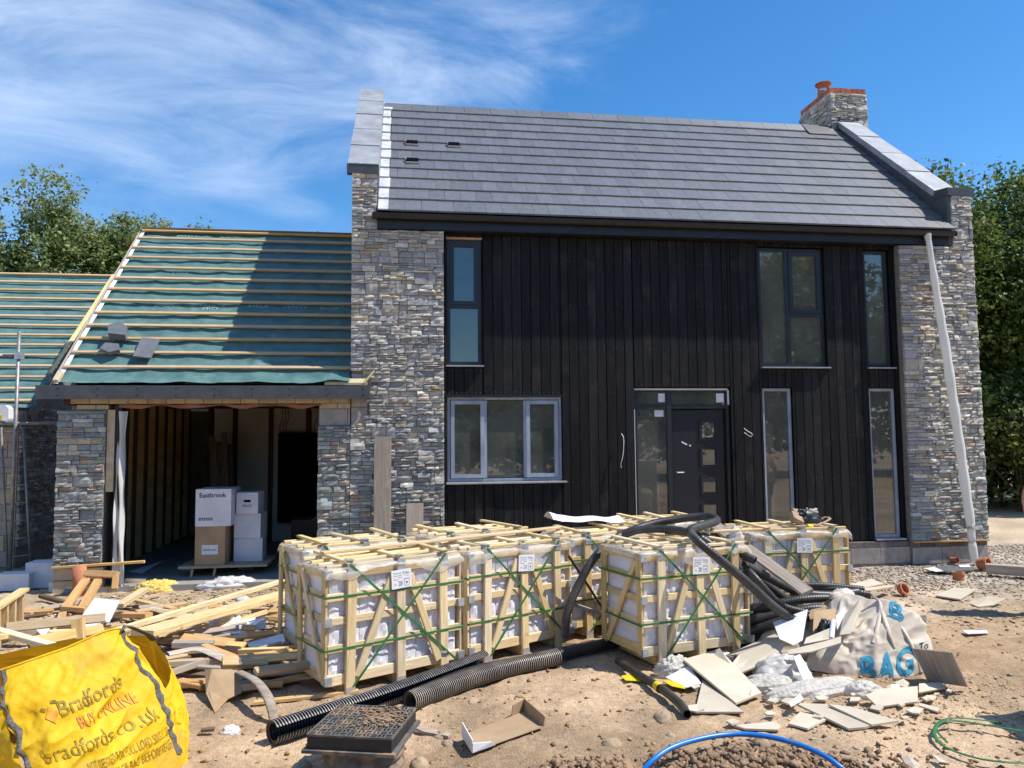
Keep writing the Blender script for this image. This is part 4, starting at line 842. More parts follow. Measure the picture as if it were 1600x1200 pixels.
tree('sapling', 'small sprig of a treetop showing over the garage ridge', 'tree', -7.2, 18, 9.6, .55, .7, 6, 260, 11, GB, .15, .28, 7, trunk=.04)
tree('leafy_tree', 'dark treetop tucked against the left pier above the garage ridge', 'tree', -2.3, 21, 10.6, 1.6, 2.6, 4, 9000, 12, GD, .14, .36, 18, trunk=.1)
for k, x in enumerate((-16, -10.5, -5, .5, 6, 11.5, 17, 22.5, 28, 33.5)):
    h = 5.0 if x < 9 else (8.5 if x < 15 else 12.5)
    tree('hedge_tree', 'tree of the row across the site, seen mirrored in the windows', 'tree', x, -25 - (k % 3), h, 4.0, h * .5, .05, 8000, 40 + k, GB + GD, .42, .8, 24, group='trees across the site')
# ------------------------------------------------------------------ crates of wrapped stone
def crate(label, x, y, yaw, Wd, D, num=None, seed=0, H=.88, simple=False):
    r = random.Random(seed); c, s = math.cos(R_(yaw)), math.sin(R_(yaw))
    cx, cy = x + c * Wd / 2 - s * D / 2, y + s * Wd / 2 + c * D / 2
    root = thing('stone_crate', label, 'crate', (cx, cy, 0), R_(yaw), 'slatted crates of wrapped stone')
    Fm = Matrix.Translation((x, y, 0)) @ Matrix.Rotation(R_(yaw), 4, 'Z'); wd = M['wood']
    def b(n, p, q, w, t, up, mat=wd, jit=.007): 
        j = lambda: r.uniform(-jit, jit); return bar(n, (p[0] + j(), p[1], p[2] + j()), (q[0] + j(), q[1], q[2] + j()), w, t, mat, root, up, Fm)
    # wrapped slabs
    n = int(Wd / .118); dx = (Wd - .05) / n
    for k in range(n):
        a = .025 + dx * k; bb = a + dx - .003; zt = H - .045 + r.uniform(-.004, .004); ph = r.random() * 9
        mb = MB()
        def P(u, v, a=a, bb=bb, zt=zt, ph=ph):
            e = min(u, 1 - u, v * 4, (1 - v) * 4); bul = .007 * min(1, e * 6)
            return (a + (bb - a) * u, .030 - bul * (.8 + .3 * math.sin(ph + v * 11 + u * 3)) - .003 * math.sin(v * 31 + ph * 2 + u * 9), .135 + (zt - .135) * v)
        mb.grid(P, 5, 16); mb.box(a, bb, .031, D - .03, .135, zt)
        mb.build('wrapped_slab', M['wrap'], root, True if False else False, M=Fm)
    mb = MB()
    def PL(u, v): return (.028 - .012 * math.sin(math.pi * u) * (.6 + .5 * math.sin(v * 13 + u * 5)) - .005 * math.sin(v * 33), .035 + (D - .07) * (1 - u), .135 + (H - .18) * v)
    mb.grid(PL, 8, 12); mb.build('end_wrap', M['wrap'], root, M=Fm)
    zs = [.125, .335, .525, .69, H - .03]; hs = [.075, .055, .055, .055, .06]
    for z, h in zip(zs, hs): b('slat', (.0, .011, z), (Wd, .011, z), h, .02, (0, -1, 0))
    for z, h in zip(zs, hs): b('slat', (.011, .022, z), (.011, D - .022, z), h, .02, (-1, 0, 0)); 
    for z in (zs[0], zs[2], zs[4]): b('slat', (0, D - .011, z), (Wd, D - .011, z), .06, .02, (0, 1, 0)); b('slat', (Wd - .011, .022, z), (Wd - .011, D - .022, z), .06, .02, (1, 0, 0))
    px = [.155 * Wd, .52 * Wd, .86 * Wd]
    for q in px: b('post', (q, -.011, .0), (q + r.uniform(-.006, .006), -.011, H), .072, .022, (0, -1, 0)); b('bearer', (q, .05, .045), (q, D - .03, .045), .07, .085, (0, 0, 1))
    b('brace', (px[0] + .055, -.011, .12), (px[1] - .075, -.011, H - .09), .058, .021, (0, -1, 0)); b('brace', (px[1] + .08, -.011, H - .09), (px[2] - .05, -.011, .12), .058, .021, (0, -1, 0))
    for yy in (.035, D - .035): b('post', (-.011, yy, .09), (-.011, yy, H), .065, .022, (-1, 0, 0))
    b('brace', (-.011, .075, .12), (-.011, D - .08, H - .04), .05, .02, (-1, 0, 0)) if r.random() < .5 else b('brace', (-.011, .075, H - .05), (-.011, D - .08, .12), .05, .02, (-1, 0, 0))
    for yy in (.035, D - .035): b('post', (Wd + .011, yy, .09), (Wd + .011, yy, H), .06, .022, (1, 0, 0))
    # crumpled sheet over the top, hanging over the edges
    o1, o2 = r.random() * 20, r.random() * 20
    def PT(u, v):
        ox = .05; X = -ox + (Wd + 2 * ox) * u; Y = -.075 + (D + .12) * v; z = H + .012
        nz = float(fbm(np.array([X * 7 + o1]), np.array([Y * 9 + o2]), 4)[0])
        z += nz * .055 + .004
        d = max(0, -X, X - Wd); e = max(0, -Y, Y - D)
        X = min(max(X, -.028 - .02 * nz), Wd + .028); Yc = min(max(Y, -.028 - .03 * abs(nz)), D + .025)
        z -= d * .9 + e * max(.2, .9 + 2.6 * nz + .5 * math.sin(X * 9 + o1))
        return (X, Yc, z)
    MB().grid(PT, 46, 30).build('top_sheet', M['sheet'], root, True, M=Fm)
    m_ = max(4, int(D / .12))
    for k in range(m_): b('top_slat', (.01, .04 + (D - .08) * k / (m_ - 1), H + .022 + r.uniform(0, .012)), (Wd - .01, .04 + (D - .08) * k / (m_ - 1) + r.uniform(-.03, .03), H + .022 + r.uniform(0, .012)), .036, .022, (0, 0, 1))
    for q in px: b('top_bearer', (q + r.uniform(-.02, .02), -.02, H + .046), (q + r.uniform(-.07, .02), D + .02, H + .05 + r.uniform(0, .02)), .05, .02, (0, 0, 1))
    # straps
    for z in (zs[1], zs[3]):
        b('strap', (-.024, -.025, z), (Wd + .02, -.025, z + r.uniform(-.01, .01)), .017, .002, (0, -1, 0), M['strap']); b('strap', (-.025, -.024, z), (-.025, D + .02, z + r.uniform(-.01, .01)), .017, .002, (-1, 0, 0), M['strap'])
    b('strap', (px[0] - .01, -.029, H + .03), (px[2] + .09, -.027, .10), .017, .002, (0, -1, 0), M['strap']); b('strap', (px[2] + .01, -.031, H + .03), (px[0] + .02, -.029, .07), .017, .002, (0, -1, 0), M['strap'])
    b('strap', (px[0], -.028, H + .06), (px[0] - .03, D + .02, H + .064), .017, .002, (0, 0, 1), M['strap'])
    for q in px: MB().box(q - .03, q + .03, -.027, -.0245, H - .05, H + .035).box(q - .03, q + .03, -.027, .05, H + .057, H + .0595).build('metal_bracket', M['galv'], root, M=Fm)
    for q, z in ((0, zs[2]), (Wd, zs[2]), (Wd, zs[0]), (0, zs[0]), (0, zs[4])): MB().box(q - .026, q + .026, -.027, -.0005, z - .028, z + .028).build('metal_bracket', M['galv'], root, M=Fm)
    for q in px[:2]: MB().box(q - .034, q + .034, -.0245, -.0225, .0, .06).build('metal_bracket', M['galv'], root, M=Fm)
    if num:
        lx = px[1] - .085; lz = H - .185; T = Fm @ Matrix.Translation((lx, -.034, lz)) @ Matrix.Rotation(R_(r.uniform(-4, 4)), 4, 'Y')
        lb = MB().box(0, .165, 0, .003, 0, .135).build('paper_label', M['paper'], root, M=T)
        mb = MB()
        for k, (a, q, z) in enumerate([(.015, .085, .092), (.015, .03, .078), (.05, .085, .078), (.10, .118, .092), (.015, .06, .064), (.10, .15, .064), (.122, .15, .10), (.126, .146, .085)]): mb.box(a, q, -.0012, -.0004, z, z + .0032)
        text('x', 'Stone Slabs', lambda u, v: (.015 + .13 * u, -.0012, .106 + v * .022), None, None, mb); text('x', 'No.', lambda u, v: (.022 + .02 * u, -.0012, .025 + v * .022), None, None, mb)
        text('x', num, lambda u, v: (.055 + .034 * u, -.0012, .020 + v * .048), None, None, mb, .02)
        mb.box(.105, .107, -.0012, -.0004, .015, .065).box(.145, .147, -.0012, -.0004, .015, .065).box(.107, .145, -.0012, -.0004, .063, .065).box(.107, .145, -.0012, -.0004, .015, .017).box(.118, .134, -.0012, -.0004, .03, .045)
        mb.build('printing', M['grink'], lb, M=T)
    return root
crate('nearest slatted crate of wrapped stone, its white label numbered 28', -.52, -4.43, 29, 1.10, .50, '28', 1)
crate('slatted crate with white label numbered 31, behind the ribbed black ducts', .53, -3.82, 29, 1.05, .50, '31', 2)
crate('slatted crate behind crate 28, its left end seen by the timber scrap', -.80, -3.42, 27, 1.04, .58, None, 3)
crate('slatted crate in the back row behind crate 31, only its top seen', .30, -2.86, 26, 1.06, .56, None, 4)
crate('slatted crate crossed by the arching black pipe, between crates 31 and 20', 1.51, -3.14, 22, 1.10, .50, None, 5)
crate('slatted crate with white label numbered 20, black pipes hanging over its right end', 1.86, -4.11, 15, 1.03, .62, '20', 6)
crate('slatted crate farthest right, a tool pouch lying on its top, label numbered 24', 3.25, -3.10, 5, 1.03, .56, '24', 7)
crate('slatted crate farthest back in front of the door, mostly hidden by crate 20', 2.36, -2.12, 10, .95, .5, None, 8)
# ------------------------------------------------------------------ loose timber
def lum(label, u0, v0, z0, u1, v1, z1, w, t, mat='wood2', name='timber_plank', cat='plank', up=(0, 0, 1), group=None):
    a = gp(u0, v0, z0); b = gp(u1, v1, z1); m = (a + b) / 2
    o = bar(name, a, b, w, t, M[mat], None, up); return tag(o, label, cat, group)
def sheet(label, pts, t, mat, name, cat, parent=None, group=None, sub=0):
    P = [gp(u, v, z) for u, v, z in pts]; n = Vector((0, 0, 0))
    for i in range(1, len(P) - 1): n += (P[i] - P[0]).cross(P[i + 1] - P[0])
    n.normalize(); n = n if n.z > 0 else -n; k = len(P); mb = MB()
    mb.add(P + [p - n * t for p in P], [tuple(range(k)), tuple(range(2 * k - 1, k - 1, -1))] + [(i, i + k, (i + 1) % k + k, (i + 1) % k) for i in range(k)])
    o = mb.build(name, M[mat], parent); return tag(o, label, cat, group) if label else o
lum('long thin batten lying across the tops of the left crates', 503, 864, .955, 872, 824, .955, .075, .02)
lum('wide pale plank lying on the scrap heap, its far half in shade beside crate 28', 222, 990, .30, 446, 928, .14, .20, .05, 'wood')
lum('long narrow batten slanting up to the left crate above the wide plank', 160, 992, .28, 441, 908, .16, .055, .045, 'wood')
lum('straight batten running low from the yellow bag to crate 28', 258, 1037, .16, 484, 1024, .12, .06, .045, 'wood2')
lum('short orange offcut slanting down to the low straight batten', 318, 1010, .20, 368, 1029, .15, .06, .04, 'owood')
lum('batten of the pallet wreck, its upper rail by the white card', 8, 981, .42, 163, 965, .36, .07, .04, 'wood2', up=(0, -1, .3))
lum('lower rail of the pallet wreck above the yellow bag', 48, 1003, .33, 160, 983, .28, .075, .035, 'wood2', up=(0, -1, .3))
lum('pale batten crossing in front of the pallet wreck down towards the yellow bag', -8, 985, .46, 118, 1020, .33, .07, .04, 'wood')
lum('rounded pale board end at the very left edge above the yellow bag', -40, 1000, .48, 10, 993, .42, .12, .04, 'wood')
lum('thick pale board poking in behind the top of the yellow bag', -20, 1030, .42, 42, 1036, .36, .10, .05, 'wood')
lum('upright block between the two pallet rails', 124, 1012, .20, 122, 968, .40, .09, .05, 'wood2', up=(0, -1, 0))
lum('batten with yellow insulation caught on its far end', 186, 947, .16, 226, 921, .22, .09, .045, 'wood')
lum('board laid on the ground left of the wide plank near the wood chips', 200, 935, .05, 272, 952, .05, .07, .03, 'wood2')
lum('dark stained stick on the ground beside the garage pier', 64, 931, .06, 106, 943, .03, .06, .04, 'dwood')
lum('dark curled timber under the low straight batten', 270, 1048, .08, 330, 1058, .06, .09, .03, 'dwood')
lum('dark plank end pointing at the cardboard flap', 268, 1062, .06, 320, 1072, .05, .08, .03, 'owood')
lum('grey weathered plank with a sawn orange end above the curved trim', 270, 1006, .22, 334, 1006, .20, .10, .045, 'gwood')
lum('long thin plank on the ground under crate 28 pointing at the manhole', 396, 1098, .02, 560, 1080, .02, .05, .025, 'wood2')
lum('dark timber lump against the foot of crate 28', 425, 1050, .05, 470, 1058, .04, .11, .05, 'dwood')
lum('dark flat offcut in the shade left of crate 28', 380, 1043, .10, 438, 1038, .10, .09, .03, 'dwood')
lum('brown plank leaning down from the top of the far crates past the pipes', 1112, 817, .97, 1262, 926, .55, .11, .03, 'gwood', up=(-.3, -.4, 1))
lum('thin batten bridging the crates under the pipe loop', 1098, 831, .96, 1190, 827, .96, .05, .02, 'wood2')
lum('plank lying on the pale ground behind the torn white bag', 1322, 926, .14, 1392, 916, .10, .07, .02, 'wood2')
lum('slim stick leaning between crate 31 and the crate with the arching pipe', 888, 868, .80, 948, 960, .22, .022, .022, 'dwood', up=(0, -1, 0))
lum('grey tube lying low across the gap beside the arching pipe', 896, 944, .32, 955, 964, .22, .03, .03, 'steel', up=(0, -1, 0))
lum('heavy timber baulk lying on the gravel at the right corner of the house', 1541, 888, .09, 1680, 898, .09, .12, .12, 'gwood')
lum('dark brown offcut lying alone on the soil near the yellow bag', 314, 1141, .02, 335, 1139, .02, .035, .02, 'dwood')
# boards leaning on the stone pier
for lab, u0, v0, u1, w, mat in (('tall weathered board leaning on the left stone pier with pencil marks', 598, 682, 612, .215, 'gwood'), ('short weathered board leaning on the left stone pier', 648, 786, 660, .215, 'gwood')):
    tpt = fp(u0, v0, -.075); o = bar('leaning_board', (tpt.x, -.16, .0), tpt, w, .03, M[mat], None, (0, -1, 0)); tag(o, lab, 'board')
    if v0 < 700:
        for k in range(9):
            z = .35 + .09 * k; bar('pencil_mark', (tpt.x - .07, -.150 + .0460 * z - .016 + .0, z + .07), (tpt.x + .07, -.150 + .0460 * z - .016, z - .05 + .03 * (k % 3)), .005, .001, M['mark'], o, (0, -1, 0))
# frame of a pallet standing at the left edge
pt = thing('pallet', 'pale slatted pallet standing on edge at the left border of the photo', 'pallet', (-3.1, -3.6, 0))
for k in range(6):
    u = -28 + 12 * k; v = 966 - 8.5 * k; a = gp(u, v + 58, .0 if 0 else .05); tp = fp(u, v, a.y); bar('slat', (a.x, a.y, .02), (tp.x, tp.y, tp.z), .055, .025, M['wood2'], pt, (0, -1, 0))
a = fp(-34, 968, gp(-28, 1024, .05).y - .03); b = fp(38, 921, gp(32, 978, .05).y - .03); bar('rail', a, b, .09, .03, M['wood'], pt, (0, 0, 1))
# small timber frame propped by the garage pier
fr = thing('timber_frame', 'small knocked up trestle of orange timber propped by the garage pier', 'trestle', tuple(gp(140, 940))); fr.name = 'timber_trestle'; WM[fr.name] = WM.pop('timber_frame')
for (u0, v0, z0, u1, v1, z1, w, t, up) in ((103, 949, .10, 134, 906, .28, .09, .04, (0, -1, .6)), (128, 951, .10, 154, 906, .28, .09, .04, (0, -1, .6)), (133, 896, .34, 184, 898, .34, .07, .045, (0, -1, .5)), (98, 950, .12, 135, 953, .12, .06, .05, (0, 0, 1)), (181, 900, .33, 179, 920, .20, .06, .04, (0, -1, 0)), (168, 919, .20, 183, 919, .20, .05, .03, (0, 0, 1)), (98, 958, .10, 84, 1000, .05, .07, .03, (0, 0, 1))):
    bar('timber', gp(u0, v0, z0), gp(u1, v1, z1), w, t, M['owood'], fr, up)
# dumped offcuts nothing tells apart
orr = random.Random(21)
for k in range(130):
    u = orr.uniform(20, 470); v = orr.uniform(945, 1075); z = .03 + .14 * orr.random() * (1 if 965 < v < 1050 else .2)
    c_ = gp(u, v, z); 
    if c_.x > -1.15 and c_.y > -3.3: continue
    if c_.x > -.75 and c_.y > -4.6: continue
    L = orr.uniform(.12, .6); a = orr.uniform(-.5, .9); d = Vector((math.cos(a), math.sin(a), orr.uniform(-.12, .12))) * L / 2
    tag(bar('offcut', c_ - d, c_ + d, orr.choice((.035, .05, .07, .10)), orr.choice((.02, .02, .035, .045)), M[(om_ := orr.choice(('wood2', 'wood2', 'wood', 'dwood', 'owood', 'gwood')))], None, (0, orr.uniform(-.6, .6), 1)), ('long ' if L > .42 else 'medium ' if L > .26 else 'short ') + {'wood2': 'tan', 'wood': 'pale', 'dwood': 'dark brown', 'owood': 'orange', 'gwood': 'grey'}[om_] + ' timber offcut ' + ('beside the pallet wreck' if u < 130 else 'behind the yellow bag' if u < 240 else 'right of the yellow bag' if u < 350 else 'left of crate 28') + (', back' if v < 978 else ', mid' if v < 1010 else ', front' if v < 1042 else ', front edge') + ' of heap', 'offcut', 'timber offcuts in the scrap heap')
for k in range(16):
    u = orr.uniform(210, 430); v = orr.uniform(925, 960); c_ = gp(u, v, .02); L = orr.uniform(.08, .3); a = orr.uniform(-1, 1.6); d = Vector((math.cos(a), math.sin(a), 0)) * L / 2
    tag(bar('splinter', c_ - d, c_ + d, .03, .012, M['wood2'], None), 'thin wood splinter on the ground in front of the garage', 'splinter', 'splinters before the garage')
# sheets, cards and wrappings on the heap
sheet('large white card sheet lying tilted on the scrap heap', [(148, 934, .30), (187, 938, .32), (170, 972, .26), (128, 962, .26)], .012, 'cardw', 'card_sheet', 'card')
sheet('white card sheet hanging below the large one behind the pallet rail', [(130, 962, .25), (157, 968, .26), (156, 986, .20), (128, 984, .20)], .01, 'cardw', 'card_sheet', 'card')
sheet('small white card lying flat left of the pallet block', [(57, 984, .16), (78, 981, .16), (72, 990, .15), (66, 993, .15)], .01, 'cardw', 'card_sheet', 'card')
sheet('white card in front of the wide plank near crate 28', [(352, 968, .12), (400, 962, .12), (392, 990, .10), (338, 988, .10)], .01, 'cardw', 'card_sheet', 'card')
sheet('grey white card flap beside the shaded left end of crate 28', [(386, 972, .16), (414, 962, .22), (416, 980, .12), (384, 988, .10)], .012, 'cardw', 'card_sheet', 'card')
sheet('pale folded card in the shade at the left foot of the crates', [(386, 1004, .10), (442, 990, .14), (446, 1002, .10), (398, 1022, .06)], .012, 'cardw', 'card_sheet', 'card')
sheet('torn brown cardboard flap standing in front of the scrap heap', [(320, 1046, .15), (331, 1045, .17), (371, 1047, .15), (377, 1082, .05), (356, 1092, .03), (336, 1114, .0), (322, 1083, .06)], .006, 'card', 'cardboard_flap', 'cardboard')
sheet('brown cardboard scrap leaning by the white card near crate 28', [(352, 1008, .16), (376, 1010, .16), (380, 1026, .08), (346, 1024, .08)], .006, 'card', 'cardboard_flap', 'cardboard')
tag(tube_mb([gp(262, 1022, .22), gp(310, 1014, .22), gp(345, 1026, .18), gp(372, 1040, .14)], .05, 8, flat=.25).build('curved_trim', M['gwood']), 'dark curved strip of trim bowed over the scrap heap', 'trim')
tag(tube_mb([gp(374, 1050, .14), gp(400, 1064, .16), gp(420, 1092, .12), gp(428, 1126, .0)], .035, 8, flat=.3).build('curved_trim', M['gwood'], None, True), 'pale curved strip of trim arching down to the soil by the duct end', 'trim')
sheet('small bright blue plastic scrap above the yellow bag', [(47, 1014, .36), (70, 1012, .37), (66, 1024, .32), (46, 1026, .32)], .01, 'bclo', 'plastic_scrap', 'scrap')
sheet('white folded card beside the blue scrap above the yellow bag', [(30, 1014, .36), (43, 1010, .38), (45, 1027, .30), (38, 1027, .30)], .01, 'cardw', 'card_sheet', 'card')
def lump(name, label, cat, c, rx, ry, h, rz, mat, seed, amp=.25, freq=2.5, n=40, fold=1.0, parent=None, base=0.0):
    s = seed * 13.7; cz, sz = math.cos(rz), math.sin(rz)
    def P(u, v):
        th = 2 * math.pi * u; ph = math.pi * .5 * v; a = math.cos(th) * math.cos(ph); b_ = math.sin(th) * math.cos(ph); k = math.sin(ph)
        q = lambda f, o: float(fbm(np.array([a * f + s + o]), np.array([b_ * f + k * f * .8 + s * .7 + o]), 3)[0])
        rdg = 1 - abs(q(freq, 0)) * 2.4 * fold
        m_ = 1 + amp * (rdg - .55) + amp * .8 * q(freq * 2.2, 9)
        x = a * rx * m_; y = b_ * ry * m_; return Vector((c[0] + x * cz - y * sz, c[1] + x * sz + y * cz, base + h * k * m_ - .01))
    mb = MB().grid(P, n * 2, n); o = mb.build(name, M[mat], parent, True); 
    return tag(o, label, cat) if label else o
p = gp(246, 922, .0); lump('insulation_scrap', 'yellow foam insulation crumpled on the ground before the garage', 'insulation', p, .24, .12, .12, .3, 'yfoam', 1, .5, 3, 20)
p = gp(358, 918, .0); lump('plastic_bag', 'white and grey plastic bag crumpled on the ground before the garage', 'bag', p, .32, .12, .12, .25, 'poly', 2, .6, 3, 22)
p = gp(380, 940, .0); lump('plastic_scrap', 'small pale blue plastic scrap behind the wide plank', 'scrap', p, .08, .05, .06, 0, 'poly', 3, .5, 3, 10)
p = gp(352, 990, .0); lump('packing_bag', 'clear crumpled packing bag on the cards beside crate 28', 'bag', p, .18, .12, .16, 0, 'poly', 31, .6, 3, 16)
p = gp(440, 1060, 0); lump('plastic_scrap', 'silvery wrapper at the foot of crate 28', 'scrap', gp(423, 1046, .0), .09, .05, .09, 0, 'poly', 32, .6, 3, 12)
# packs in the shade left of the garage pier
for k, (u, v, w, d, h, z) in enumerate([(62, 920, .46, .3, .16, 0), (68, 904, .40, .28, .15, .16), (84, 928, .2, .2, .12, 0), (12, 925, .4, .25, .2, 0)]):
    q = gp(u, v, 0) if z == 0 else gp(62, 920, 0); mb = MB().box(q.x - w / 2, q.x + w / 2, q.y - d / 2 + .2, q.y + d / 2 + .2, z, z + h)
    tag(mb.build('wrapped_pack', M['cardw']), ['wide white pack at the bottom of the stack beside the garage pier', 'white pack on top of the stack beside the garage pier', 'small white pack against the foot of the garage pier', 'white pack at the left border in the shade'][k], 'pack')
tr_ = thing('terracotta_pipe', 'upright terracotta pipe stub by the garage pier', 'pipe', tuple(gp(123, 930)))
q = gp(123, 930); MB().cyl((q.x, q.y, 0), (q.x, q.y, .34), .075, .075, 18).build('barrel', M['terra'], tr_, True)
rl = gp(196, 911, .06); rr2 = gp(240, 910, .05); ro = thing('grey_roll', 'grey ribbed roll lying at the garage threshold', 'roll', tuple(rl)); MB().cyl(rl, rl.lerp(rr2, .75), .06, .065, 16).build('roll', M['gwood'], ro, True); MB().cyl(rl.lerp(rr2, .75), rr2, .045, .05, 16).build('roll_end', M['steel'], ro, True)
# ------------------------------------------------------------------ inside the garage
bn = thing('low_bench', 'low board on thin legs carrying the cartons in the garage', 'bench', (-2.3, .75, .065))
MB().box(-2.85, -1.75, .45, 1.25, .175, .205).build('board', M['wood2'], bn)
for x, y in ((-2.70, .50), (-2.42, .50), (-2.7, 1.2), (-1.85, 1.2)): bar('leg', (x, y, .065), (x + .02, y, .175), .03, .03, M['wood2'], bn, (0, 1, 0))
def carton(label, x0, x1, y0, y1, z0, z1, mat, rot=0):
    c_ = ((x0 + x1) / 2, (y0 + y1) / 2, z0); t = thing('carton', label, 'box', c_, rot); T = wmat(t); w, d, h = (x1 - x0) / 2, (y1 - y0) / 2, z1 - z0
    MB().box(-w, w, -d, d, 0, h).build('box', M[mat], t, M=T); MB().box(-w, w, -.004, .004, h, h + .002).box(-.02, .02, -d, d, h + .0025, h + .004).build('lid_tape', M['cardw' if mat == 'card' else 'poly'], t, M=T)
    return t, T, w, d, h
def fx(u, v, Y): q = fp(u, v, Y); return q.x, q.z
xa, za = fx(304, 877, .5); xb, zb = fx(352, 822, .5)
t, T, w, d, h = carton('brown carton with a white sticker under the white lettered carton', xa, xb, .5, .95, .206, zb, 'card')
MB().box(-.10, .10, -d - .003, -d - .001, h * .28, h * .52).build('sticker', M['paper'], t, M=T); text('lettering', 'Eastbrook', lambda u, v: T @ Vector((-.08 + .16 * u, -d - .004, h * .37 + v * .05)), M['inkblue'], t)
t, T, w, d, h = carton('white carton with black lettering on top of the brown carton', xa, xb + .07, .49, 1.05, zb + .002, zb + .48, 'cardw')
text('lettering', 'Eastbrook', lambda u, v: T @ Vector((-w * .78 + w * 1.5 * u, -d - .003, h * .78 + v * .085)), M['ink'], t, bold=.01)
for k in range(4):
    x = -w * .8 + k * .045; hm = MB().box(x, x + .034, -d - .003, -d - .001, h * .16, h * .16 + .034).build('handling_mark', M['ink'], t, M=T)
    MB().box(x + .010, x + .024, -d - .005, -d - .0032, h * .16 + .008, h * .16 + .024).build('symbol', M['cardw'], hm, M=T)
x1_, z1_ = fx(364, 873, .75); x2_, z2_ = fx(409, 814, .75)
carton('plain white carton right of the brown carton on the bench', x1_, x2_, .75, 1.2, .206, .206 + .30, 'cardw', .05)
carton('upper plain white carton carrying the small printed box', x1_ + .01, x2_ - .01, .76, 1.2, .508, z2_ + .1 if z2_ + .1 > .6 else .75, 'cardw', -.03)
t, T, w, d, h = carton('small white box with red print and a hand hole', *(fx(370, 800, .72)[0], fx(404, 800, .72)[0]), .72, 1.1, max(.756, z2_ + .102), max(.756, z2_ + .102) + .28, 'cardw', -.04)
MB().box(-.045, .045, -d - .003, -d - .001, h * .55, h * .66).build('hand_hole', M['dark'], t, M=T); text('lettering', 'FRAGILE', lambda u, v: T @ Vector((-.06 + .12 * u, -d - .003, h * .32 + v * .05)), M['inkred'], t)
carton('tall white carton leaning behind the small printed box', fx(360, 800, 1.25)[0], fx(402, 800, 1.25)[0], 1.25, 1.6, .068, 1.08, 'cardw', .06)
carton('narrow white carton between the two stacks on the bench', fx(353, 860, 1.1)[0], fx(366, 860, 1.1)[0], .98, 1.2, .206, .62, 'cardw')
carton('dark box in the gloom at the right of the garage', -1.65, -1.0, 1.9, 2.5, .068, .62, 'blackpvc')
for lab, pts in (('pale blue sheet lying on the garage floor behind the pier', [(200, 893, .09), (256, 876, .12), (243, 884, .075), (222, 896, .075)]), ('small white paper on the garage floor by the bench', [(374, 881, .08), (393, 880, .08), (396, 890, .075), (372, 890, .075)]), ('thin white strip on the garage floor in front of the bench', [(276, 880, .10), (282, 884, .09), (300, 891, .075), (284, 890, .075)])):
    sheet(lab, pts, .004, 'cardw', 'paper_sheet', 'paper')
for k, (x, l) in enumerate(((-3.05, 1.9), (-2.95, 1.8), (-2.88, 1.95), (-2.80, 1.75))):
    tag(bar('leaning_plank', (x + .25, 2.3, .07), (x, 2.9 + .05 * k, l), .09, .025, M['dwood'], None, (0, -1, 0)), ['left plank', 'second plank', 'third plank', 'right plank'][k] + ' of the reddish planks leaning in the dark garage', 'plank')
# roof tiles left on the garage membrane
def onroof(label, pts, t, mat='tile', lift=.03):
    P = [on_groof(u, v, lift) for u, v in pts]; k = len(P); mb = MB(); mb.add(P + [p + GN * t for p in P], [tuple(range(k)), tuple(range(2 * k - 1, k - 1, -1))] + [(i, i + k, (i + 1) % k + k, (i + 1) % k) for i in range(k)])
    return tag(mb.build('loose_tile', M[mat]), label, 'roof tile')
onroof('dark slate tile lying flat across the battens of the garage roof', [(208, 558), (236, 561), (250, 532), (222, 529)], .02, lift=.045)
onroof('upper loose slate tile tipped against a garage batten', [(171, 530), (198, 533), (201, 520), (190, 512), (172, 517)], .10, lift=.045)
onroof('lower loose slate tile on the garage membrane near the verge', [(157, 549), (172, 555), (188, 551), (187, 542), (166, 540)], .05, lift=.045)
# ------------------------------------------------------------------ ducts and pipes
def gpp(u, v, dz): q = gp(u, v, 0); return Vector((q.x, q.y, dz))
d1 = thing('ribbed_duct', 'longer ribbed black duct slit along its side, open end near the manhole', 'duct', tuple(gp(590, 1105)))
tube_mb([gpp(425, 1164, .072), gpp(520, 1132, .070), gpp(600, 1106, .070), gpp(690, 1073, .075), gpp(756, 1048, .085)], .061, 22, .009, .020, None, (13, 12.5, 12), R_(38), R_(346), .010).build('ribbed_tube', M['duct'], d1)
d2 = thing('ribbed_duct', 'shorter ribbed black duct lying in front of crate 31', 'duct', tuple(gp(760, 1062)))
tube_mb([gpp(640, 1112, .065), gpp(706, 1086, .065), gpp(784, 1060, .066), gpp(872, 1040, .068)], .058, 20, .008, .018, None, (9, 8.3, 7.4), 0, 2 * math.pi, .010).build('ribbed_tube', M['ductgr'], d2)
MB().box(-.02, .02, -.03, .03, 0, .03, M=Matrix.Translation(gpp(694, 1066, .19))).build('clip', M['steel'], d2)
tag(tube_mb([gpp(640, 1102, .05), gpp(740, 1062, .05), gpp(860, 1036, .05), gpp(960, 1013, .05), gpp(1000, 1004, .05)], .05, 14).build('smooth_pipe', M['duct'], None, True), 'smooth black pipe running behind the ribbed ducts under crate 20', 'pipe')
def pipe(label, pts, r, mat='ductgr', rib=.0014, wall=.006, name='black_pipe', n=14):
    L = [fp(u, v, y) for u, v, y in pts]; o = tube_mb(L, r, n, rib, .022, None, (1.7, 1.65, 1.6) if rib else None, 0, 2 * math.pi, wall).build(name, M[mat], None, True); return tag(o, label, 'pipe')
pipe('long black pipe arching high over the crates and hooking back down to the right', [(882, 994, -3.62), (887, 955, -3.60), (905, 912, -3.55), (930, 870, -3.48), (965, 840, -3.3), (1010, 821, -3.2), (1060, 811, -3.2), (1105, 807, -3.3), (1120, 813, -3.55), (1100, 821, -3.78), (1079, 829, -3.95), (1090, 845, -4.12), (1120, 870, -4.18), (1165, 908, -4.18), (1208, 947, -4.15), (1243, 972, -4.12)], .035)
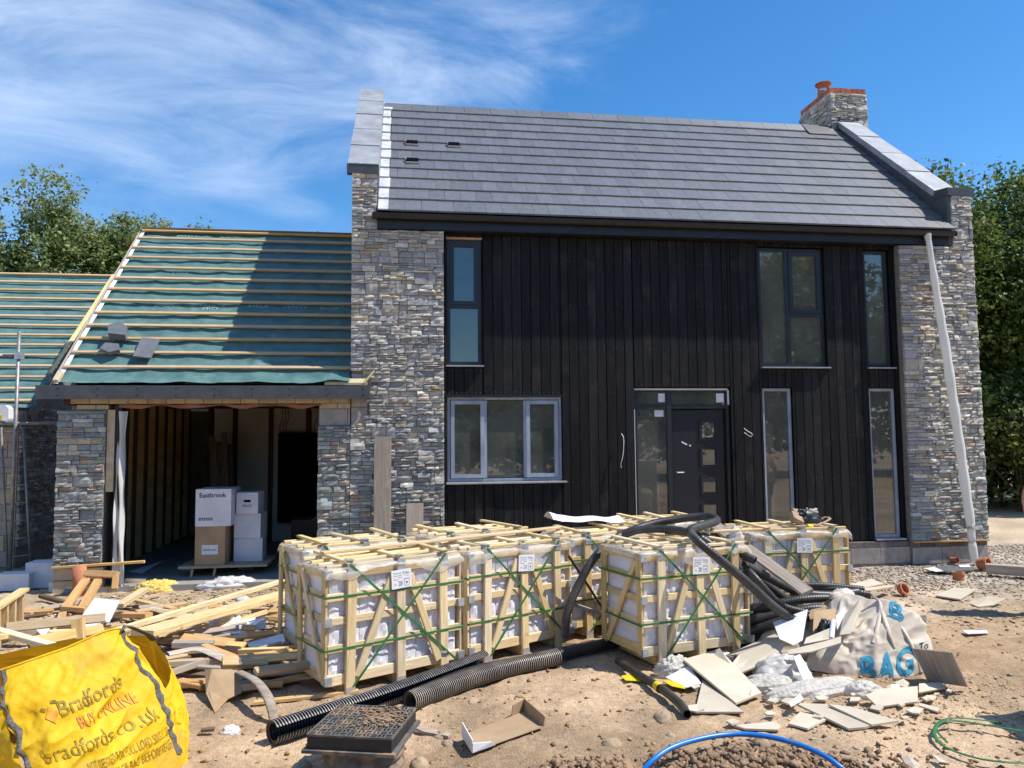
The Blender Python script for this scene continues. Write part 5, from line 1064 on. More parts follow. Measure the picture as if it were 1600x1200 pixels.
pipe('black pipe emerging low over crate 20 and bending down between the others', [(972, 836, -3.45), (1000, 828, -3.5), (1045, 827, -3.6), (1085, 836, -3.75), (1125, 862, -3.85), (1160, 893, -3.85), (1185, 918, -3.8), (1206, 938, -3.75)], .034)
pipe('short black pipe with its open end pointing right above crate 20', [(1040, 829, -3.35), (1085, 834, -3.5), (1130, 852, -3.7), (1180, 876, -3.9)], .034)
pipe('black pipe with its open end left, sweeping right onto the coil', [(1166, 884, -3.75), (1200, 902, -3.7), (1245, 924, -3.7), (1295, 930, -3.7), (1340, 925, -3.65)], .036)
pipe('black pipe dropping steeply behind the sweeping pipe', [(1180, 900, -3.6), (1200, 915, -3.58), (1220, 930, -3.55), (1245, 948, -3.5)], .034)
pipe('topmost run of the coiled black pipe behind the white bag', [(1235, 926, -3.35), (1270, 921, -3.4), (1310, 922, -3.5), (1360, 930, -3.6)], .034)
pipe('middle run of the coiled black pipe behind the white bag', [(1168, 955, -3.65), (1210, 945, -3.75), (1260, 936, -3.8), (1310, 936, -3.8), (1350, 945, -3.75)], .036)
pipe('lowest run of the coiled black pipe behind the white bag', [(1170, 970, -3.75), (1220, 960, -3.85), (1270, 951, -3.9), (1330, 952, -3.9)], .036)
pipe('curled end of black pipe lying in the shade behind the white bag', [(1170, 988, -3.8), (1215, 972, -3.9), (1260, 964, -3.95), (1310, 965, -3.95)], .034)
lump('black_sheet', 'black plastic sheet heaped in the shade right of crate 20', 'plastic sheet', gp(1210, 1000), .42, .28, .30, .1, 'blackpvc', 5, .4, 2.2, 24)
fp1 = [gpp(966, 1040, .035), gpp(1000, 1062, .03), gpp(1035, 1084, .03), (gpp(1060, 1105, .03)), gpp(1074, 1124, .03)]
bp_ = tag(tube_mb(fp1, .030, 16, 0, .02, None, None, 0, 2 * math.pi, .006).build('black_pipe', M['ductgr'], None, True), 'short straight black pipe on the soil bound with yellow tape', 'pipe')
q = gpp(1026, 1078, .03); q2 = gpp(1032, 1083, .03); MB().cyl(q, q2, .0325, n=16, cap=False).build('tape', M['ychem'], bp_)
sheet('left yellow tape scrap on the soil by the short black pipe', [(970, 1056, .01), (986, 1053, .02), (1008, 1061, .012), (1003, 1064, .01), (978, 1063, .01)], .004, 'ychem', 'tape_scrap', 'scrap')
sheet('right yellow tape scrap on the soil by the short black pipe', [(1036, 1064, .015), (1060, 1060, .03), (1076, 1064, .02), (1070, 1076, .01), (1050, 1072, .012)], .004, 'ychem', 'tape_scrap', 'scrap')
bl = thing('blue_water_pipe', 'bright blue water pipe arching out of the dug soil', 'pipe', tuple(gp(1160, 1160)))
bpt = [gp(996, 1216, -.02), gp(1018, 1190, .05), gp(1050, 1168, .09), gp(1100, 1153, .10), gp(1150, 1147, .10), (gp(1200, 1151, .10)), gp(1250, 1164, .09), gp(1290, 1182, .07), gp(1312, 1198, .04), gp(1322, 1206, .02)]
tube_mb(bpt, .0145, 14).build('tube', M['bluep'], bl, True); tube_mb([gp(1311, 1197, .041), gp(1322, 1206, .02), gp(1340, 1220, -.03)], .017, 14, cap=True).build('end_sleeve', M['duct'], bl, True)
tag(tube_mb([gp(1640, 1150, .02), gp(1560, 1136, .025), gp(1490, 1126, .03), gp(1466, 1131, .03), (gp(1460, 1146, .02)), gp(1472, 1164, .02), gp(1510, 1180, .02), gp(1560, 1190, .025), gp(1640, 1194, .02)], .011, 8, flat=.35).build('green_strap', M['strap'], None, True), 'loose green packing strap looped on the soil at the lower right', 'strap')
tag(tube_mb([gp(1560, 1128, .012), gp(1500, 1122, .015), gp(1470, 1126, .02), gp(1463, 1140, .012), gp(1480, 1160, .012)], .008, 8, flat=.35).build('green_strap', M['strap'], None, True), 'second thinner turn of green strap inside the looped one', 'strap')
# ------------------------------------------------------------------ manhole chamber
mc = Vector((-.16, -5.66, 0)); ZL = .27
c4 = [gp(477.5, 1146, ZL), gp(612.5, 1152, ZL), gp(652, 1106, ZL), gp(530, 1100, ZL)]
ctr = sum(c4, Vector()) / 4; ex = (c4[1] - c4[0] + c4[2] - c4[3]) / 2; yw = math.atan2(ex.y, ex.x); S2 = (ex.length + ((c4[3] - c4[0] + c4[2] - c4[1]) / 2).length) / 4
mh = thing('manhole_chamber', 'square black plastic manhole cover on a ribbed riser, soil scattered on top', 'manhole', (ctr.x, ctr.y, 0), yw); T = wmat(mh); s = S2
MB().box(-s, s, -s, s, ZL - .075, ZL - .012).build('cover', M['plast'], mh, M=T)
mb = MB(); n = 11; w = 2 * s / n
for k in range(n + 1):
    a = -s + k * w; e = .004; mb.box(a - e, a + e, -s, s, ZL - .012, ZL - .001).box(-s, s, a - e, a + e, ZL - .012, ZL - .0015)
for i in range(n):
    for j in range(n):
        a, b = -s + i * w, -s + j * w
        if (i + j) % 2: mb.box(a + w * .40, a + w * .60, b + .004, b + w - .004, ZL - .012, ZL - .002)
        else: mb.box(a + .004, a + w - .004, b + w * .40, b + w * .60, ZL - .012, ZL - .002)
mb.build('tread_ribs', M['dust'], mh, M=T)
mb = MB(); k = s + .022; mb.box(-k, k, -k, k, ZL - .092, ZL - .076).build('flange', M['dust'], mh, M=T)
tube_mb([(ctr.x, ctr.y, ZL - .09), (ctr.x, ctr.y + .001, ZL - .2), (ctr.x, ctr.y, -.1)], s * .90, 32, .016, .06).build('riser', M['dust'], mh, True)
mb = MB(); r9 = random.Random(4)
for k in range(260):
    x = r9.gauss(.35, .32) * s; y = r9.gauss(.25, .35) * s
    if abs(x) < s and abs(y) < s: q = r9.uniform(.003, .010); mb.box(x - q, x + q, y - q * .8, y + q * .8, ZL - .008, ZL + q * .8, (r9.uniform(.8, 1.2),) * 3)
mb.build('loose_soil', M['clod'], mh, M=T, kind='stuff')
# open cardboard tray
q = gp(722, 1158); tray = thing('cardboard_tray', 'open brown cardboard tray with white outside lying on the soil', 'box', tuple(gp(790, 1150)))
A0, A1, A2, A3 = gp(738, 1176, .01), gp(850, 1136, .01), gp(820, 1112, .012), gp(722, 1150, .012)
def quad(n, P, m_, th=.005):
    nn = (P[1] - P[0]).cross(P[2] - P[0]).normalized() * th; k = len(P); MB().add(P + [p + nn for p in P], [tuple(range(k))[::-1], tuple(range(k, 2 * k))] + [(i, (i + 1) % k, (i + 1) % k + k, i + k) for i in range(k)]).build(n, M[m_], tray)
U3 = Vector((0, 0, .085))
quad('base', [A0, A1, A2, A3], 'card'); quad('end_flap', [A0 + (A0 - A1).normalized() * .004, A3 + (A0 - A1).normalized() * .004, A3 + U3 * .95 + Vector((.0, 0, 0)), A0 + U3 * .8], 'cardw'); quad('end_flap', [A2, A1, A1 + U3 * .75 + Vector((.01, 0, 0)), A2 + U3], 'card'); quad('side_flap', [A2 + Vector((0, .004, 0)), A2 + (A3 - A2) * .22 + Vector((0, .004, 0)), A2 + (A3 - A2) * .20 + U3 * .8, A2 + U3 * .95], 'card')
quad('side_flap', [A0, A0 + (A1 - A0) * .30, A0 + (A1 - A0) * .24 + Vector((.0, -.01, .03)), A0 + Vector((0, -.004, .055))], 'cardw')
# ------------------------------------------------------------------ yellow bulk bag
def loop(P, t):
    n = len(P); i = int(math.floor(t)) % n; f = t - math.floor(t); a, b, c, d = P[(i - 1) % n], P[i], P[(i + 1) % n], P[(i + 2) % n]
    k = .35; m1 = (c - a) * k; m2 = (d - b) * k; return b * (2 * f ** 3 - 3 * f * f + 1) + m1 * (f ** 3 - 2 * f * f + f) + c * (-2 * f ** 3 + 3 * f * f) + m2 * (f ** 3 - f * f)
BT = [fp(0, 1048, -5.72), fp(100, 1014, -5.58), fp(192, 984, -5.40), fp(243, 1087, -5.33), fp(266, 1050, -5.03), fp(232, 995, -4.92), fp(110, 1000, -5.12), fp(-45, 1035, -5.35), fp(-60, 1062, -5.6)]
BB = [Vector((-1.70, -5.90, 0)), Vector((-1.42, -5.75, 0)), gp(287, 1198, 0), gp(292, 1178, 0), gp(282, 1146, 0), gp(215, 1122, 0), gp(100, 1128, 0), gp(-20, 1160, 0), Vector((-2.1, -5.75, 0))]
def bag(t, h):
    p = loop(BB, t).lerp(loop(BT, t), h); c_ = Vector((-1.78, -5.45, p.z)); d = (p - c_); d.z = 0; d.normalize()
    b_ = .035 * math.sin(math.pi * min(1, h * 1.02)) * (1 if h < .98 else .3)
    f = lambda a, b, k, o: float(fbm(np.array([a]), np.array([b]), k)[0])
    wr = (.25 - abs(f(t * 1.5 + 3, h * 5.5 - t * 1.6, 2, 0))) * .15 - .02 + (.2 - abs(f(t * 2.8 + 9, h * 11 - t * 3.5, 2, 0))) * .055 + (.2 - abs(f(t * 6 + 2, h * 9 + t * 6, 1, 0))) * .018
    return p + d * (b_ + wr * min(1, h * 4) * min(1, (1.05 - h) * 6))
yb = thing('bulk_bag', 'large yellow woven builders bag with black lettering slumped at the lower left', 'bag', (-1.75, -5.45, 0))
NB = len(BT); ym = MB().grid(lambda u, v: bag(u * NB, v), 340, 110).build('woven_bag', M['yel'], yb, True)
def seam(ts, off=.010, w=.022, name='webbing_strap', mat='web', h0=0.0, h1=1.0):
    mb = MB()
    def P(u, v):
        h = h0 + (h1 - h0) * v; t = ts + (u - .5) * w * 2.2 + .02 * math.sin(v * 14); p = bag(t, h); c_ = Vector((-1.78, -5.45, p.z)); d = (p - c_); d.z = 0; d.normalize(); return p + d * (off * (1 if 0 < u < 1 else .2) + .004 * math.sin(v * 60))
    mb.grid(P, 4, 70); mb.build(name, M[mat], yb, True)
seam(0.06, w=.045); seam(1.93, w=.05, h0=.10)
# the right strap runs on as a lifting loop lying along the rim
tube_mb([bag(1.95, .99), fp(196, 978, -5.40), fp(212, 983, -5.30), fp(232, 992, -5.15), fp(240, 1000, -5.0)], .022, 8, flat=.3).build('lifting_loop', M['web'], yb, True)
tube_mb([bag(t, 1.0) + Vector((0, 0, .002)) for t in [k * .1 for k in range(0, 20)]], .006, 6).build('rim_hem', M['yel'], yb, True)
BVB = BVHTree.FromPolygons([tuple(q.co) for q in ym.data.vertices], [tuple(p.vertices) for p in ym.data.polygons])
def sub_text(s, bold=0.0, cuts=2):
    import bmesh
    vs, fs, w = text_geo(s, bold); bm = bmesh.new(); V = [bm.verts.new((u * w, v, 0)) for u, v in vs]
    for f in fs:
        try: bm.faces.new([V[i] for i in f])
        except ValueError: pass
    bmesh.ops.triangulate(bm, faces=bm.faces[:]); bmesh.ops.subdivide_edges(bm, edges=bm.edges[:], cuts=cuts, use_grid_fill=True); bm.verts.ensure_lookup_table()
    r = ([(v.co.x / w, v.co.y) for v in bm.verts], [tuple(v.index for v in f.verts) for f in bm.faces]); bm.free(); return r
def bagtext(s, t0, t1, h0, ch, mat, bold=0.0, slope=0.0, par=None):
    vs, fs = sub_text(s, bold, 3); mb = MB(); P = []
    for u, v in vs:
        t = t0 + (t1 - t0) * u; h = h0 + slope * u + v * ch; e = .01
        p = bag(t, h); n = (bag(t + e, h) - p).cross(bag(t, h + e) - p).normalized(); n = n if n.y < 0 else -n; q = BVB.find_nearest(p); n2 = q[1] if q[1].dot(n) > 0 else -q[1]; P.append(q[0] + n2 * .0042)
    mb.add(P, fs); mb.build('lettering', M[mat], yb)
bagtext('Bradfords', .66, 1.54, .605, .14, 'yink', .012, .03)
bagtext('BUY ONLINE', .80, 1.62, .50, .10, 'rink', .02, .02)
bagtext('bradfords.co.uk', .30, 1.76, .335, .14, 'yink', .0, .04)
bagtext('NOT DESIGNED FOR FULL LOAD SINGLE USE', .72, 1.86, .215, .085, 'yink', .0, .03)
bagtext('INTEGRITY OF BAG BEFORE RE-USE', .80, 1.88, .125, .085, 'yink', .0, .03)
mb = MB()
for k, q in enumerate((((.50, .62), (.575, .575), (.65, .635), (.575, .69)), ((.46, .67), (.52, .655), (.53, .675), (.47, .69)), ((.60, .70), (.66, .695), (.665, .715), (.61, .72)))):
    def P(u, v, q=q):
        a = (q[0][0] * (1 - u) + q[1][0] * u) * (1 - v) + (q[3][0] * (1 - u) + q[2][0] * u) * v; b = (q[0][1] * (1 - u) + q[1][1] * u) * (1 - v) + (q[3][1] * (1 - u) + q[2][1] * u) * v; p = bag(a, b); n = (bag(a + .01, b) - p).cross(bag(a, b + .01) - p).normalized(); n = n if n.y < 0 else -n; return p + n * .004
    MB().grid(P, 8, 8).build('logo', M['rink' if k == 0 else 'yink'], yb)
MB().grid(lambda u, v: bag(1.0 + .30 * u, .005 + .07 * v) + Vector((.004, -.006, 0)), 8, 6).build('logo', M['gink'], yb)
# ------------------------------------------------------------------ torn white bag and its rubbish
from mathutils.bvhtree import BVHTree
wb = thing('rubble_bag', 'torn dirty white rubble bag with big blue letters, spilling rubbish at the right', 'bag', tuple(gp(1370, 1060)))
wc = gp(1392, 1050, 0)
def fold(a, b, o, f): return float(fbm(np.array([a * f + o]), np.array([b * f + o * .7]), 2)[0])
_pr = np.random.RandomState(19); _pn = _pr.normal(size=(30, 3)); _pn[:, 2] = np.abs(_pn[:, 2]) * .9; _pn /= np.linalg.norm(_pn, axis=1)[:, None]; _pd = .66 + .36 * _pr.rand(30)
def WB(u, v):
    th = 2 * math.pi * u; ph = math.pi * .5 * v; a = math.cos(th) * math.cos(ph); b_ = math.sin(th) * math.cos(ph); k = math.sin(ph)
    sa = lambda q: math.sqrt(q * q + .0012)
    m_ = 1.12 * float(np.min(_pd / np.maximum(_pn @ np.array([a, b_, k]), .35))) - .0 + .10 * (.5 - sa(fold(a + .6 * k, b_ - .8 * k, 3.3, 1.25)) * 2.8) + .09 * (.4 - sa(fold(a * 1.2 - b_, b_ + k * 1.6, 8, 3.0)) * 3)
    x = a * .52 * m_ + .04 * k; y = b_ * .40 * m_ + .20 * k; z = (.45 * k ** .75 if k > 0 else 0) * (1 + .10 * a) * m_
    return Vector((wc.x + x, wc.y + .22 + y, z - .01))
wm_ = MB().grid(WB, 170, 90); wob = wm_.build('woven_cloth', M['wbag'], wb, True)
bvh = BVHTree.FromPolygons([Vector(v) for v in wm_.v], wm_.f)
def wtext(s, u0, v0, u1, v1, hpx, mat, bold=0.0, clip=None, name='lettering'):
    vs, fs = sub_text(s, bold, 3); P = []; ok = []
    for a, b in vs:
        u = u0 + (u1 - u0) * a + .0 * b; v = v0 + (v1 - v0) * a - b * hpx; d = ray(u, v).normalized(); h = bvh.ray_cast(CAMP, d)
        ok.append(h[0] is not None); n = h[1] if h[0] is not None else Vector(); P.append((h[0] + (n if n.dot(d) < 0 else -n) * .005) if h[0] is not None else CAMP + d * 6)
    fs = [f for f in fs if all(ok[i] for i in f) and max((P[f[i]] - P[f[i - 1]]).length for i in range(len(f))) < .12]
    mb = MB(); mb.add(P, fs); mb.build(name, M[mat], wb)
wtext('B', 1344, 1070, 1369, 1066, 60, 'teal', .035); wtext('A', 1371, 1066, 1399, 1059, 60, 'teal', .035); wtext('G', 1400, 1058, 1427, 1051, 60, 'teal', .035)
wtext('B', 1390, 962, 1412, 972, 34, 'teal', .03)
wtext('To', 1436, 1016, 1450, 1013, 16, 'ink', .0)
# raised cloth folds and rim seam of the bag
for k, L in enumerate(([(1362, 930, -4.2), (1376, 945, -4.35), (1370, 985, -4.5), (1364, 1005, -4.6)], [(1376, 948, -4.3), (1388, 985, -4.45), (1398, 1012, -4.6)], [(1388, 960, -4.2), (1412, 985, -4.35), (1432, 1025, -4.5), (1440, 1050, -4.55)])):
    tube_mb([bvh.ray_cast(CAMP, ray(u, v).normalized())[0] or fp(u, v, y) for u, v, y in L], .016, 8, flat=.6).build('seam', M['wbag'], wb, True)
def stand(label, pts, t, mat, name='cardboard_flap', cat='cardboard'):
    P = [fp(u, v, y) for u, v, y in pts]; n = Vector()
    for i in range(1, len(P) - 1): n += (P[i] - P[0]).cross(P[i + 1] - P[0])
    n.normalize(); n = n if n.y > 0 else -n; k = len(P); mb = MB(); mb.add(P + [p + n * t for p in P], [tuple(range(k)), tuple(range(2 * k - 1, k - 1, -1))] + [(i, i + k, (i + 1) % k + k, (i + 1) % k) for i in range(k)])
    return tag(mb.build(name, M[mat]), label, cat)
stand('large brown cardboard side rising at the mouth of the torn white bag', [(1262, 956, -3.95), (1302, 932, -3.85), (1306, 952, -3.85), (1304, 988, -4.1), (1272, 985, -4.15)], .006, 'card')
stand('brown cardboard box back inside the torn white bag', [(1272, 955, -4.05), (1306, 950, -4.02), (1306, 978, -4.2), (1270, 988, -4.22)], .006, 'card')
stand('grey cardboard panel standing right of the yellow strip in the torn bag', [(1318, 962, -4.18), (1345, 935, -4.12), (1346, 952, -4.2), (1328, 990, -4.5), (1312, 992, -4.48)], .007, 'cardl')
stand('long grey cardboard strip across the mouth of the torn bag', [(1230, 1016, -4.45), (1296, 1000, -4.5), (1314, 994, -4.5), (1314, 1004, -4.56), (1268, 1018, -4.58), (1232, 1022, -4.52)], .008, 'cardl')
stand('pale cardboard strip above the long grey strip', [(1260, 996, -4.36), (1300, 980, -4.36), (1298, 998, -4.46), (1256, 1006, -4.44)], .007, 'cardl')
stand('white torn card corner left of the bag mouth', [(1208, 972, -4.1), (1262, 952, -4.12), (1254, 1000, -4.35), (1240, 1008, -4.38), (1218, 998, -4.3)], .006, 'cardw')
stand('thin yellow strip in the torn bag', [(1314, 980, -4.26), (1330, 952, -4.18), (1334, 953, -4.18), (1318, 982, -4.27)], .008, 'ychem', 'plastic_strip', 'strip')
stand('folded white paper beside the yellow strip in the torn bag', [(1306, 962, -4.20), (1322, 948, -4.15), (1316, 976, -4.25), (1308, 984, -4.28)], .006, 'cardw', 'paper_scrap', 'paper')
tag(MB().cyl(fp(1302, 970, -4.30), fp(1299, 998, -4.45), .020, n=12).build('paper_roll', M['cardw']), 'short white paper roll sticking out of the torn bag', 'roll')
lump('dark_wrapper', 'dark plastic wrapper inside the mouth of the torn bag', 'wrapper', tuple(fp(1290, 985, -4.25)), .07, .05, .10, .3, 'blackpvc', 9, .5, 3, 12, base=fp(1290, 988, -4.25).z)
lump('cloth_roll', 'rolled beige cloth lying on top of the torn white bag', 'cloth', tuple(fp(1316, 925, -3.9)), .12, .07, .07, .3, 'wbag', 10, .3, 2, 16, base=fp(1316, 932, -3.9).z)
# support so the rubbish does not hang in the air: a low mound of crumpled packing behind
lump('packing_heap', 'heap of crumpled beige packing under the cards at the mouth of the torn bag', 'packing', tuple(gp(1262, 1020)), .42, .26, .24, .2, 'wbag', 12, .35, 1.4, 30)
lump('packing_heap', 'crumpled grey plastic packing between the pale boards and the torn bag', 'packing', tuple(gp(1222, 1052)), .22, .16, .14, .5, 'bwrap2', 13, .4, 1.6, 24)
lump('bubble_wrap', 'long bunched strip of bubble wrap in front of the torn white bag', 'bubble wrap', tuple(gp(1275, 1080)), .38, .11, .085, .20, 'bubble', 14, .35, 1.2, 34)
lump('bubble_wrap', 'white bubble wrap heaped left of the bunched strip', 'bubble wrap', tuple(gp(1205, 1070)), .20, .12, .07, -.1, 'bubble', 15, .35, 1.4, 26)
lump('bubble_wrap', 'bubble wrap curl under the blue letters of the torn bag', 'bubble wrap', tuple(gp(1350, 1082)), .13, .08, .08, .1, 'bubble', 16, .35, 1.5, 24)
lump('bubble_wrap', 'crumpled clear bubble wrap at the right foot of crate 20', 'bubble wrap', tuple(gp(1052, 1050)), .13, .09, .11, .3, 'bubble', 17, .6, 2.8, 22)
for lab, pts, t, mat in (
 ('large curled pale board leaning up to the packing behind the bubble wrap', [(1138, 1044, .05), (1156, 1021, .10), (1222, 996, .20), (1228, 1002, .20), (1210, 1030, .10), (1152, 1053, .02)], .014, 'cardl'),
 ('pale board strip behind the large curled pale board', [(1128, 1026, .06), (1210, 990, .18), (1222, 997, .19), (1150, 1022, .10)], .010, 'cardl'),
 ('long pale plasterboard slab with one ragged edge at the right of crate 20', [(1068, 1030, .10), (1124, 1014, .10), (1190, 1082, .02), (1150, 1098, .025)], .015, 'cardl'),
 ('pale triangular board lying under the ragged plasterboard slab', [(1098, 1062, .03), (1162, 1112, .012), (1086, 1112, .012)], .012, 'cardl'),
 ('white sheet crumpled under the boards at the right foot of crate 20', [(1040, 1058, .03), (1076, 1040, .06), (1096, 1068, .03), (1072, 1074, .012)], .006, 'cardw'),
 ('pale board standing on edge between the slab and crate 20', [(1110, 1030, .06), (1124, 1012, .14), (1144, 1042, .06), (1140, 1050, .03)], .01, 'cardl'),
 ('white board lying flat in the shade at the front corner of the curled board', [(1104, 1018, .04), (1136, 1016, .05), (1150, 1030, .04), (1122, 1030, .03)], .008, 'cardw'),
 ('pale board fragment right of the bubble wrap under the torn bag', [(1352, 1086, .05), (1376, 1076, .06), (1434, 1072, .05), (1434, 1096, .03), (1372, 1104, .02)], .012, 'cardl'),
 ('pale board fragment at the right corner of the torn bag', [(1436, 1068, .05), (1470, 1066, .02), (1478, 1074, .012), (1436, 1082, .03)], .012, 'cardl'),
 ('narrow pale strip right of the board fragments', [(1436, 1098, .012), (1468, 1106, .012), (1466, 1112, .012), (1436, 1102, .012)], .010, 'cardl'),
 ('broad pale board lying flat nearest the camera at the right', [(1242, 1098, .04), (1290, 1100, .035), (1372, 1130, .02), (1350, 1136, .015), (1326, 1138, .012)], .014, 'cardl'),
 ('pale board overlapping the broad flat board at its right', [(1294, 1100, .05), (1330, 1104, .045), (1404, 1126, .02), (1362, 1132, .025)], .012, 'cardl'),
 ('squarish pale board fragment alone on the soil', [(1250, 1112, .015), (1294, 1122, .015), (1262, 1138, .014), (1232, 1130, .014)], .012, 'cardl'),
 ('thin pale board fragment left of the squarish one', [(1146, 1133, .012), (1212, 1127, .015), (1220, 1134, .012), (1216, 1140, .012), (1164, 1138, .012)], .012, 'cardl'),
 ('white curled paper scrap on the broad flat board', [(1232, 1098, .05), (1250, 1084, .07), (1256, 1092, .06), (1236, 1104, .05)], .005, 'cardw'),
 ('narrow torn card tail in front of the packing heap', [(1240, 1026, .18), (1250, 1022, .18), (1276, 1068, .04), (1258, 1070, .05)], .006, 'cardw'),
 ('dark board propped against the right side of the torn bag', [(1458, 1020, .26), (1463, 1022, .26), (1482, 1070, .012), (1476, 1070, .012)], .16, 'gwood')):
    if 'propped' in lab:
        a = gp(1480, 1068, .01); b = fp(1456, 1016, a.y + .02); tag(bar('propped_board', a, b, .34, .014, M['gwood'], None, (1, .2, 0)), lab, 'board')
    else: sheet(lab, pts, t, mat, 'board_fragment', 'board' if mat == 'cardl' else 'paper')
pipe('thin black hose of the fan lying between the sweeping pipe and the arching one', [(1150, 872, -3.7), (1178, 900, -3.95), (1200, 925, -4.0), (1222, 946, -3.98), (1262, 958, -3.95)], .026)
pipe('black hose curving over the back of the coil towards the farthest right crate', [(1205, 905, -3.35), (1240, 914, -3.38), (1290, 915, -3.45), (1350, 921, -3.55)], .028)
# ------------------------------------------------------------------ on top of the crates
p = fp(915, 822, -2.45)
def WS(u, v): return Vector((p.x - .36 + .72 * u - .04 * v, -2.62 + .30 * v, .975 + .05 * math.sin(math.pi * v) + .012 * math.sin(u * 4 + v * 3) + .008 * math.sin(u * 13) + .05 * max(0, .12 - u) * 6))
tag(MB().grid(WS, 24, 10).build('white_sheet', M['cardw'], None, True), 'folded white plastic sheet lying on top of the middle crates', 'sheet')
tp = thing('tool_pouch', 'black and tan tool pouch belt with a yellow handle, lying on the crate farthest right', 'tool belt', tuple(fp(1262, 820, -2.85)))
b0 = fp(1262, 820, -2.85); bz = .955
lump('x', None, None, (b0.x - .02, -2.85, 0), .14, .09, .12, .2, 'blackpvc', 18, .4, 3, 18, parent=tp, base=bz).name = 'black_pouch'
def bx(n, u0, v0, u1, v1, y, w, t, m_): bar(n, fp(u0, v0, y), fp(u1, v1, y), w, t, M[m_], tp, (0, -.6, 1))
bx('tan_pouch', 1236, 806, 1252, 814, -2.92, .12, .06, 'leather'); bx('pouch_flap', 1240, 800, 1262, 804, -2.85, .10, .03, 'leather'); bx('belt_end', 1262, 800, 1276, 800, -2.83, .07, .04, 'leather')
bx('yellow_handle', 1262, 822, 1270, 823, -2.98, .035, .03, 'ychem')
tube_mb([fp(1272, 822, -2.95), fp(1288, 816, -2.9), fp(1297, 810, -2.85), fp(1288, 808, -2.8), fp(1276, 818, -2.82)], .016, 8, flat=.5).build('belt_loop', M['leather'], tp, True)
tube_mb([fp(1268, 800, -2.84), fp(1278, 806, -2.86), fp(1286, 815, -2.88)], .008, 6).build('belt_cord', M['blackpvc'], tp, True)
MB().cyl(fp(1266, 800, -2.82), fp(1276, 797, -2.82), .025, n=10).build('tape_measure', M['steel'], tp)
lump('film_tuft', 'clear wrapping film sticking up between crate 20 and the crate farthest right', 'film', tuple(fp(1150, 842, -3.2)), .06, .04, .10, 0, 'poly', 19, .7, 3, 14, base=.86)
# ------------------------------------------------------------------ right foreground and house foot
def ringcap(label, u, v, r, h, tilt, mat='terra', name='terracotta_collar'):
    c_ = gp(u, v); T = Matrix.Translation((c_.x, c_.y, r * abs(math.sin(tilt)) + .005)) @ Matrix.Rotation(.4, 4, 'Z') @ Matrix.Rotation(tilt, 4, 'X'); mb = MB(); n = 20
    for (ra, za, rb, zb) in ((r, 0, r, h * .7), (r * 1.12, h * .7, r * 1.12, h), (r * 1.12, h, r * .85, h), (r * .85, h, r * .85, .01), (r, h * .7, r * 1.12, h * .7), (.001, .01, r * .85, .01)):
        vs = [T @ Vector((q * math.cos(2 * math.pi * k / n), q * math.sin(2 * math.pi * k / n), z)) for q, z in ((ra, za), (rb, zb)) for k in range(n)]; mb.add(vs, [(k, (k + 1) % n, n + (k + 1) % n, n + k) for k in range(n)])
    return tag(mb.build(name, M[mat], None, True), label, 'pipe fitting')
ringcap('upright terracotta pipe collar on the gravel by the right pier', 1498, 907, .065, .10, 0)
ringcap('dark red pipe cap lying on the pale ground behind the torn bag', 1408, 931, .065, .06, 1.1)
ringcap('terracotta pipe end lying at the foot of the polythene tube', 1530, 891, .075, .13, 1.35)
ringcap('small terracotta piece beside the wall foot', 1486, 880, .04, .10, 1.5)
sheet('dark board with white corners lying on the gravel by the right pier', [(1446, 888, .04), (1470, 884, .05), (1518, 884, .05), (1520, 890, .04), (1480, 893, .04)], .02, 'tile', 'dark_board', 'board')
sheet('white paper at the left end of the dark board on the gravel', [(1444, 888, .045), (1460, 886, .05), (1474, 892, .045), (1462, 893, .045)], .004, 'paper', 'paper_sheet', 'paper')
sheet('white paper at the right end of the dark board on the gravel', [(1498, 883, .055), (1514, 882, .055), (1517, 886, .055), (1500, 886, .055)], .004, 'paper', 'paper_sheet', 'paper')
sheet('bent pale board lifting off the soil at the right in the shadow', [(1512, 941, .01), (1545, 931, .06), (1572, 935, .06), (1552, 945, .02), (1528, 948, .01)], .012, 'cardl', 'bent_board', 'board')
sheet('small white strip on the soil at the right', [(1504, 985, .012), (1542, 985, .012), (1544, 989, .012), (1512, 990, .012)], .006, 'cardw', 'white_strip', 'strip')
c_ = gp(1425, 983); tag(MB().box(-.1, .18, -.07, .07, 0, .11, M=Matrix.Translation((c_.x, c_.y + .1, 0)) @ Matrix.Rotation(.1, 4, 'Z')).build('concrete_block', M['block']), 'grey concrete block half hidden by the torn white bag', 'block')
sheet('dark bent scrap at the bottom edge near the blue pipe end', [(1408, 1182, .05), (1418, 1178, .06), (1440, 1196, .01), (1432, 1204, .01), (1414, 1192, .03)], .006, 'gwood', 'dark_scrap', 'scrap')
sheet('pale chip on the soil left of the green strap', [(1456, 1178, .012), (1470, 1180, .02), (1482, 1192, .01), (1468, 1190, .01)], .006, 'cardl', 'pale_chip', 'scrap')
sheet('grey flat bar half buried in the soil right of the manhole', [(640, 1133, .02), (672, 1138, .02), (706, 1146, .012), (700, 1150, .012), (662, 1143, .012)], .02, 'gwood', 'flat_bar', 'scrap')
lump('crumpled_tissue', 'crumpled white tissue on the soil right of the yellow bag', 'tissue', tuple(gp(360, 1144)), .055, .035, .045, 0, 'cardw', 20, .5, 3, 14)
sheet('pale broken board on the pale ground behind the torn bag', [(1462, 930, .02), (1490, 918, .04), (1526, 920, .03), (1500, 936, .02)], .015, 'cardl', 'board_fragment', 'board')
sheet('flat pale board right of the crate farthest right', [(1326, 914, .03), (1362, 904, .04), (1380, 912, .03), (1350, 918, .03)], .012, 'cardl', 'board_fragment', 'board')
cr = random.Random(31)
